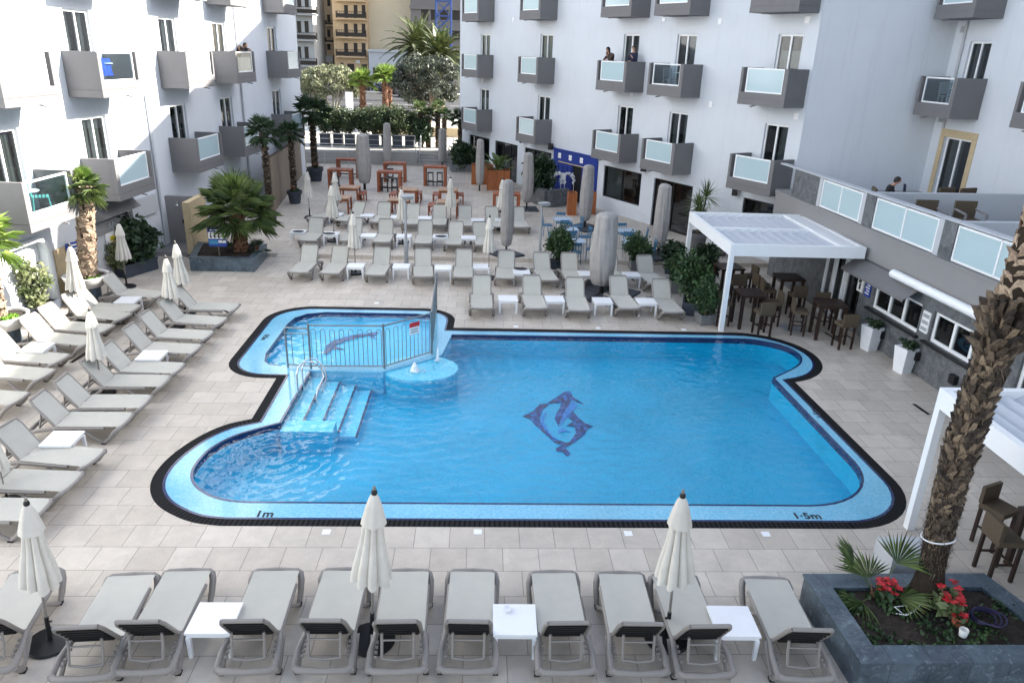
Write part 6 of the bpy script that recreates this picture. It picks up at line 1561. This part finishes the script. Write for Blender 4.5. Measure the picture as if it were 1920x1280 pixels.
# ---------------------------------------------------------------- signs by the pool
def rules_sign(x, y, z, rz, label, h, w=.62):
    t = thing('rules_sign', label, 'sign', (x, y, z), rz)
    MB().cbox(0, .02, 0, .05, .03, h * .6).build('post', m['bark'], t)
    z0 = h * .35; z1 = h; MB().box(-w / 2, w / 2, -.02, .0, z0, z1).build('board', m['sign_blue'], t); H_ = z1 - z0
    MB().box(-w * .48, w * .48, -.024, -.021, z0 + H_ * .42, z0 + H_ * .78).build('pictogram_band', m['sign_white'], t)
    x = MB()
    for i in range(3): cx = -w * .34 + i * w * .22; x.box(cx - .03, cx + .03, -.028, -.025, z0 + H_ * .47, z0 + H_ * .60); x.lathe([(0, 0), (.03, 0), (.03, .003), (0, .003)], 8, (0, 0, 0)) if 0 else x.box(cx - .02, cx + .02, -.028, -.025, z0 + H_ * .63, z0 + H_ * .73)
    x.build('pictogram', m['black'], t)
    MB().box(w * .28, w * .42, -.028, -.025, z0 + H_ * .47, z0 + H_ * .74).build('pictogram_tree', m['lawn'], t)
    MB().box(-w * .46, w * .02, -.024, -.021, z0 + H_ * .12, z0 + H_ * .34).build('text_panel', m['sign_teal'], t); MB().box(w * .05, w * .46, -.024, -.021, z0 + H_ * .2, z0 + H_ * .34).build('text_panel', m['sign_white'], t)
    x = MB()
    x.box(-w * .36, w * .36, -.024, -.021, z0 + H_ * .86, z0 + H_ * .92); x.build('title_line', m['sign_white'], t)
    return t
p = g(414, 478, .45); rules_sign(p.x, p.y - .15, .45, 0, 'blue and white pool rules sign in the left marble planter', 1.0)
rules_sign(-12.28, 22.4, .45, R(70), 'blue and white sign on the sandstone pier behind the sunlit parasol', 1.25, .55)
ws = thing('warning_notice', 'white notice with yellow and red bars on the wall behind the round shrub', 'sign', LM @ V((U(4.75), .045, 0)), LA)
MB().box(-.55, .45, 0, .015, .55, 1.5).build('notice_panel', m['sign_white'], ws); MB().box(-.1, .2, .018, .03, 1.2, 1.36).build('yellow_bar', m['sign_yellow'], ws)
x = MB()
for k in range(4): x.box(-.1 , .2 - .03 * (k % 2), .018, .03, .85 + k * .085, .91 + k * .085)
x.build('red_bars', m['sign_red'], ws)
# ---------------------------------------------------------------- balcony furniture
def in_frame(Mx, u, n, z): return Mx @ V((u, n, z))
def bistro(loc, label, grp='white round balcony tables'):
    t = thing('balcony_table', label, 'table', loc, 0, grp); MB().lathe([(.3, .7), (.31, .715), (.3, .73), (0, .735)], 22).build('tabletop', m['white_plastic'], t, 40)
    MB().tube([(0, 0, .03), (0, 0, .7)], .03, 8).build('pedestal', m['white_plastic'], t, 40); MB().lathe([(.24, 0), (.22, .03), (.04, .05)], 16).build('foot', m['white_plastic'], t, 40); return t
def slat_chair(loc, rz, label, mat, grp='plastic balcony chairs'):
    t = thing('balcony_chair', label, 'chair', loc, rz, grp); x = MB()
    for k in range(5): x.cbox(0, -.18 + k * .085, .43, .42, .06, .025)
    x.build('seat', m[mat], t); b = MB()
    for s in (-1, 1): b.tube([(s * .2, -.2, .44), (s * .2, -.28, .86)], .02, 6)
    b.tube([(-.2, -.28, .86), (.2, -.28, .86)], .022, 6)
    for k in range(5): b.cbox(0, -.215 - k * .012, .52 + k * .065, .38, .015, .04)
    b.build('backrest', m[mat], t, 40)
    for sx in (-1, 1):
        for sy in (-1, 1): MB().tube([(sx * .22, sy * .22, 0), (sx * .2, sy * .18, .44)], .022, 6).build('leg', m[mat], t)
    return t
bistro(in_frame(LM, U(.15), .62, 2.93), 'white round table on the nearest lower left balcony'); slat_chair(in_frame(LM, U(.85), .5, 2.93), R(-60), 'turquoise slatted chair on the nearest lower left balcony', 'turq')
slat_chair(in_frame(LM, U(-.25), .45, 2.93), R(140), 'turquoise chair behind the white table, nearest lower left balcony', 'turq')
bistro(in_frame(LM, U(4.75), .6, 6.02), 'white table on the left balcony with the blue towel')
tw = MB().grid(lambda u, v: (-.25 + .5 * u + .02 * sin(v * 7), .03 * sin(u * 19) * v - .04 * v, .88 - .5 * v), 14, 8)
tag(tw.build('blue_towel', m['towel'], None, 60, in_frame(LM, U(4.62), .80, 6.0)), 'blue towel hanging inside the sunlit left balcony', 'towel').rotation_euler = (0, 0, R(85))
bistro(in_frame(RMX, 5.95, .6, 6.14), 'white table on the right wing balcony beside the two people'); slat_chair(in_frame(RMX, 6.7, .5, 6.14), R(200), 'grey chair on the right wing balcony beside the two people', 'galv')
EM = M.Translation(BP) @ M.Rotation(BA, 4, 'Z'); bistro(in_frame(EM, 5.6, .62, 6.06), 'white table on the set-back wing balcony'); slat_chair(in_frame(EM, 6.3, .5, 6.06), R(170), 'grey chair on the set-back wing balcony', 'galv')
# armchairs on the roof terrace
def armchair(x, y, rz, label):
    t = thing('terrace_armchair', label, 'chair', (x, y, 3.1), rz, 'brown wicker armchairs on the roof terrace'); MB().cbox(0, 0, .32, .6, .6, .12).build('seat', m['wicker'], t); MB().cbox(0, .28, .4, .62, .07, .5).build('backrest', m['wicker'], t)
    x_ = MB()
    for s in (-1, 1): x_.beam((s * .3, .28, .68), (s * .3, -.28, .62), .05, .04); x_.beam((s * .3, -.28, .62), (s * .3, -.28, 0), .05, .05); x_.beam((s * .3, .28, .68), (s * .3, .28, 0), .05, .05)
    x_.build('armrest', m['grey_paint'], t); return t
for px, lab in ((1748, 'brown wicker armchair on the roof terrace, left one'), (1822, 'brown wicker armchair on the roof terrace, right one')):
    p = gy(px, 390, 19.9); armchair(p.x, 19.9, 0, lab)
for px, lab in ((1785, 'dark chair back at the stone-framed terrace door'), (1825, 'dark bag on a chair at the terrace, right of the stone-framed door')):
    p = gy(px, 352, 22.4); armchair(p.x, 22.2, .3, lab)
# ---------------------------------------------------------------- people
def skin_body(name, joints, links, mat, parent, sub=2):
    me = bpy.data.meshes.new(name); idx = {k: i for i, k in enumerate(joints)}
    me.from_pydata([tuple(j[0]) for j in joints.values()], [(idx[a], idx[b]) for a, b in links], [])
    o = bpy.data.objects.new('tmp_body', me); COL.objects.link(o); md = o.modifiers.new('s', 'SKIN'); sv = me.skin_vertices[0].data
    for k, j in joints.items(): sv[idx[k]].radius = (j[1], j[2] if len(j) > 2 else j[1]); sv[idx[k]].use_root = False
    sv[0].use_root = True
    o.modifiers.new('d', 'SUBSURF').levels = sub; bpy.context.view_layer.update()
    m2 = bpy.data.meshes.new_from_object(o.evaluated_get(bpy.context.evaluated_depsgraph_get())); bpy.data.objects.remove(o); m2.name = name
    m2.materials.clear(); m2.materials.append(mat); m2.polygons.foreach_set('use_smooth', [True] * len(m2.polygons))
    b = bpy.data.objects.new(name, m2); COL.objects.link(b); b.parent = parent; return b
def person(loc, rz, label, pose, shirt, trousers, long_hair=False, sleeves=True):
    """pose: dict of joint positions in metres, local frame faces -y"""
    t = thing('person', label, 'person', loc, rz); J = pose; P = lambda k: V(J[k])
    hd = P('head'); nk = P('neck')
    jo = {'pelvis': (P('pelvis'), .13, .10), 'waist': (P('pelvis').lerp(P('chest'), .45), .115, .09), 'chest': (P('chest'), .15, .11), 'neck0': (P('chest').lerp(nk, .75), .075), 'neck': (nk, .055), 'jaw': (nk.lerp(hd, .55), .065, .07), 'head': (hd, .082, .095), 'crown': (hd + (hd - nk).normalized() * .085, .06, .07), 'nose': (hd + V((0, -.095, -.01)), .018)}
    lk = [('pelvis', 'waist'), ('waist', 'chest'), ('chest', 'neck0'), ('neck0', 'neck'), ('neck', 'jaw'), ('jaw', 'head'), ('head', 'crown'), ('head', 'nose')]
    for s in ('l', 'r'):
        sg = -1 if s == 'l' else 1; sh = P('chest') + V((sg * .17, 0, .07)); el, wr, hn = P('elbow_' + s), P('wrist_' + s), P('hand_' + s); kn, an, to = P('knee_' + s), P('ankle_' + s), P('toe_' + s)
        jo.update({'sh' + s: (sh, .062), 'el' + s: (el, .042), 'wr' + s: (wr, .028), 'ha' + s: (hn, .034, .022), 'hip' + s: (P('pelvis') + V((sg * .09, 0, -.06)), .085), 'kn' + s: (kn, .055), 'an' + s: (an, .038), 'to' + s: (to, .035)})
        lk += [('chest', 'sh' + s), ('sh' + s, 'el' + s), ('el' + s, 'wr' + s), ('wr' + s, 'ha' + s), ('pelvis', 'hip' + s), ('hip' + s, 'kn' + s), ('kn' + s, 'an' + s), ('an' + s, 'to' + s)]
        d = (hn - wr).normalized(); sd_ = d.cross(V((0, 0, 1))); sd_ = sd_.normalized() if sd_.length > .1 else V((1, 0, 0))
        for i, (k, l) in enumerate(((-1.5, .055), (-.5, .07), (.5, .066), (1.5, .05))): jo['f%d%s' % (i, s)] = (hn + sd_ * k * .017 + d * l + V((0, 0, -.012)), .008); lk.append(('ha' + s, 'f%d%s' % (i, s)))
        jo['th' + s] = (wr.lerp(hn, .6) + sd_ * sg * .045, .009); lk.append(('ha' + s, 'th' + s))
    skin_body('body', jo, lk, m['skin'], t)
    cl = {k: (jo[k][0], *[r + .016 for r in jo[k][1:]]) for k in ('pelvis', 'waist', 'chest')}; cl['neck0'] = (jo['neck0'][0], .085); cl_l = [('pelvis', 'waist'), ('waist', 'chest'), ('chest', 'neck0')]
    for s in ('l', 'r'):
        cl['sh' + s] = (jo['sh' + s][0], .078); e = jo['el' + s]; cl['el' + s] = (jo['sh' + s][0].lerp(e[0], 1. if sleeves else .6), .056); cl_l += [('chest', 'sh' + s), ('sh' + s, 'el' + s)]
        if sleeves: cl['wr' + s] = (jo['wr' + s][0].lerp(e[0], .12), .042); cl_l.append(('el' + s, 'wr' + s))
    skin_body('shirt', cl, cl_l, m[shirt], t)
    tr_ = {'pelvis': (jo['pelvis'][0], .148, .118)}; tl = []
    for s in ('l', 'r'):
        tr_['hip' + s] = (jo['hip' + s][0], .1); tr_['kn' + s] = (jo['kn' + s][0], .072); tr_['an' + s] = (jo['an' + s][0], .058); tl += [('pelvis', 'hip' + s), ('hip' + s, 'kn' + s), ('kn' + s, 'an' + s)]
    skin_body('trousers', tr_, tl, m[trousers], t)
    def cap(u, v):
        az = 2 * pi * u; bk = (1 - cos(az)) / 2                                  # 0 over the face, 1 at the back
        lim = R(38 - 75 * bk ** .6); el = R(90) + (lim - R(90)) * v
        q = V((.093 * cos(el) * sin(az), -.108 * cos(el) * cos(az), .118 * sin(el)))
        if long_hair and v > .75 and bk > .25: q.z -= (v - .75) * 1.1 * bk; q.y += .02
        return hd + V((0, .012, .012)) + q
    MB().grid(cap, 20, 12).build('hair', m['hair'], t, 80)
    return t
stand = dict(pelvis=(0, 0, .93), chest=(0, .01, 1.30), neck=(0, 0, 1.49), head=(0, -.02, 1.62), elbow_l=(-.24, .03, 1.08), wrist_l=(-.22, -.14, .93), hand_l=(-.2, -.2, .9), elbow_r=(.24, .03, 1.08), wrist_r=(.22, -.14, .93), hand_r=(.2, -.2, .9),
             knee_l=(-.1, -.02, .5), ankle_l=(-.1, .02, .09), toe_l=(-.11, -.13, .04), knee_r=(.1, -.02, .5), ankle_r=(.1, .02, .09), toe_r=(.11, -.13, .04))
leanp = dict(stand, chest=(0, -.14, 1.25), neck=(0, -.24, 1.41), head=(0, -.31, 1.53), elbow_l=(-.22, -.34, 1.07), wrist_l=(-.06, -.36, 1.10), hand_l=(.0, -.36, 1.11), elbow_r=(.2, -.36, 1.09), wrist_r=(.06, -.40, 1.30), hand_r=(.03, -.41, 1.38))
fr_ = dict(stand, elbow_l=(-.24, -.02, 1.06), wrist_l=(-.1, -.2, 1.08), hand_l=(-.03, -.21, 1.1), elbow_r=(.23, -.1, 1.1), wrist_r=(.08, -.22, 1.25), hand_r=(.03, -.22, 1.32))
person(in_frame(RMX, 10.55, .62, 6.13), RA + pi, 'woman-like figure with long dark hair and patterned top leaning on the right wing balcony', leanp, 'print_cloth', 'black_cloth', True)['label'] = 'person with long dark hair and patterned top leaning on a right wing balcony'
person(in_frame(RMX, 9.35, .40, 6.13), RA + pi + .3, 'person in dark navy top standing by an open balcony door', fr_, 'navy', 'black_cloth')
low_ = dict(leanp, chest=(0, -.2, 1.16), neck=(0, -.34, 1.24), head=(0, -.42, 1.30), elbow_l=(-.3, -.46, 1.12), wrist_l=(-.12, -.58, 1.12), hand_l=(-.05, -.58, 1.12), elbow_r=(.3, -.46, 1.12), wrist_r=(.12, -.6, 1.13), hand_r=(.05, -.6, 1.13))
person(in_frame(LM, U(15.6), .62, 6.02), LA + pi, 'person in black bending over the railing of a left wing balcony', low_, 'black_cloth', 'black_cloth')
sit = dict(pelvis=(0, 0, .50), chest=(0, -.08, .86), neck=(0, -.15, 1.03), head=(0, -.24, 1.14), elbow_l=(-.25, -.22, .68), wrist_l=(-.12, -.42, .76), hand_l=(-.08, -.47, .8), elbow_r=(.25, -.22, .68), wrist_r=(.12, -.42, .76), hand_r=(.08, -.47, .8),
           knee_l=(-.12, -.42, .50), ankle_l=(-.12, -.4, .09), toe_l=(-.12, -.54, .04), knee_r=(.12, -.42, .5), ankle_r=(.12, -.4, .09), toe_r=(.12, -.54, .04))
hp = gy(1679, 340, 22.0); person((hp.x - .2, 22.0, 3.1), R(72), 'person with short hair in a black t-shirt reading on the roof terrace', sit, 'black_cloth', 'black_cloth', False, False)
armchair(hp.x - .27, 22.0, R(72), 'dark chair under the person reading on the roof terrace')
bk_ = MB()
for s in (-1, 1): bk_.add([(0, 0, 0), (s * .17, -.02, .02), (s * .17, .06, .25), (0, .08, .23), (0, .015, 0), (s * .17, -.005, .02), (s * .17, .075, .25), (0, .095, .23)], [(0, 1, 2, 3), (7, 6, 5, 4), (0, 4, 5, 1), (1, 5, 6, 2), (2, 6, 7, 3), (3, 7, 4, 0)])
tag(bk_.build('open_book', m['navy'], None, 0, (hp.x - .2 + .5 * sin(R(72)), 22.0 - .5 * cos(R(72)), 3.1 + .80)), 'dark open book held by the person on the roof terrace', 'book').rotation_euler = (R(25), 0, R(72 + 180))
# ---------------------------------------------------------------- camera, sun and sky
cam = bpy.data.cameras.new('camera'); co = bpy.data.objects.new('camera', cam); COL.objects.link(co)
cam.sensor_width = 36; cam.lens = F / 1920 * 36; cam.clip_end = 3000; cam.clip_start = .1
co.matrix_world = M(((XI.x, -YD.x, -FW.x, 0), (XI.y, -YD.y, -FW.y, 0), (XI.z, -YD.z, -FW.z, H), (0, 0, 0, 1)))
S.camera = co
AZ, EL = R(12.3), R(30.4)
sd = V((cos(EL) * cos(AZ), cos(EL) * sin(AZ), sin(EL)))
sun = bpy.data.lights.new('sun', 'SUN'); sun.energy = 5.0; sun.angle = R(.53); sun.color = (1., .93, .83)
so = bpy.data.objects.new('sun', sun); COL.objects.link(so); so.rotation_euler = sd.to_track_quat('Z', 'Y').to_euler(); so.location = sd * 60
w = bpy.data.worlds.new('World'); S.world = w; w.use_nodes = True; nt = w.node_tree; bg = nt.nodes['Background']
sk = nt.nodes.new('ShaderNodeTexSky'); sk.sky_type = 'NISHITA'; sk.sun_disc = False; sk.sun_elevation = EL; sk.sun_rotation = pi / 2 - AZ; sk.dust_density = 1.6; sk.air_density = 1.0; sk.ozone_density = 1.
hs_ = nt.nodes.new('ShaderNodeHueSaturation'); hs_.inputs['Saturation'].default_value = .62; nt.links.new(sk.outputs[0], hs_.inputs['Color']); nt.links.new(hs_.outputs[0], bg.inputs[0]); bg.inputs[1].default_value = .105
S.view_settings.view_transform = 'Standard'; S.view_settings.look = 'None'; S.view_settings.exposure = 2.08; S.view_settings.gamma = 1
S.cycles.max_bounces = 8; S.cycles.transparent_max_bounces = 16; S.cycles.diffuse_bounces = 4; S.cycles.glossy_bounces = 4
S.cycles.caustics_reflective = False; S.cycles.caustics_refractive = False
S.cycles.use_denoising = True
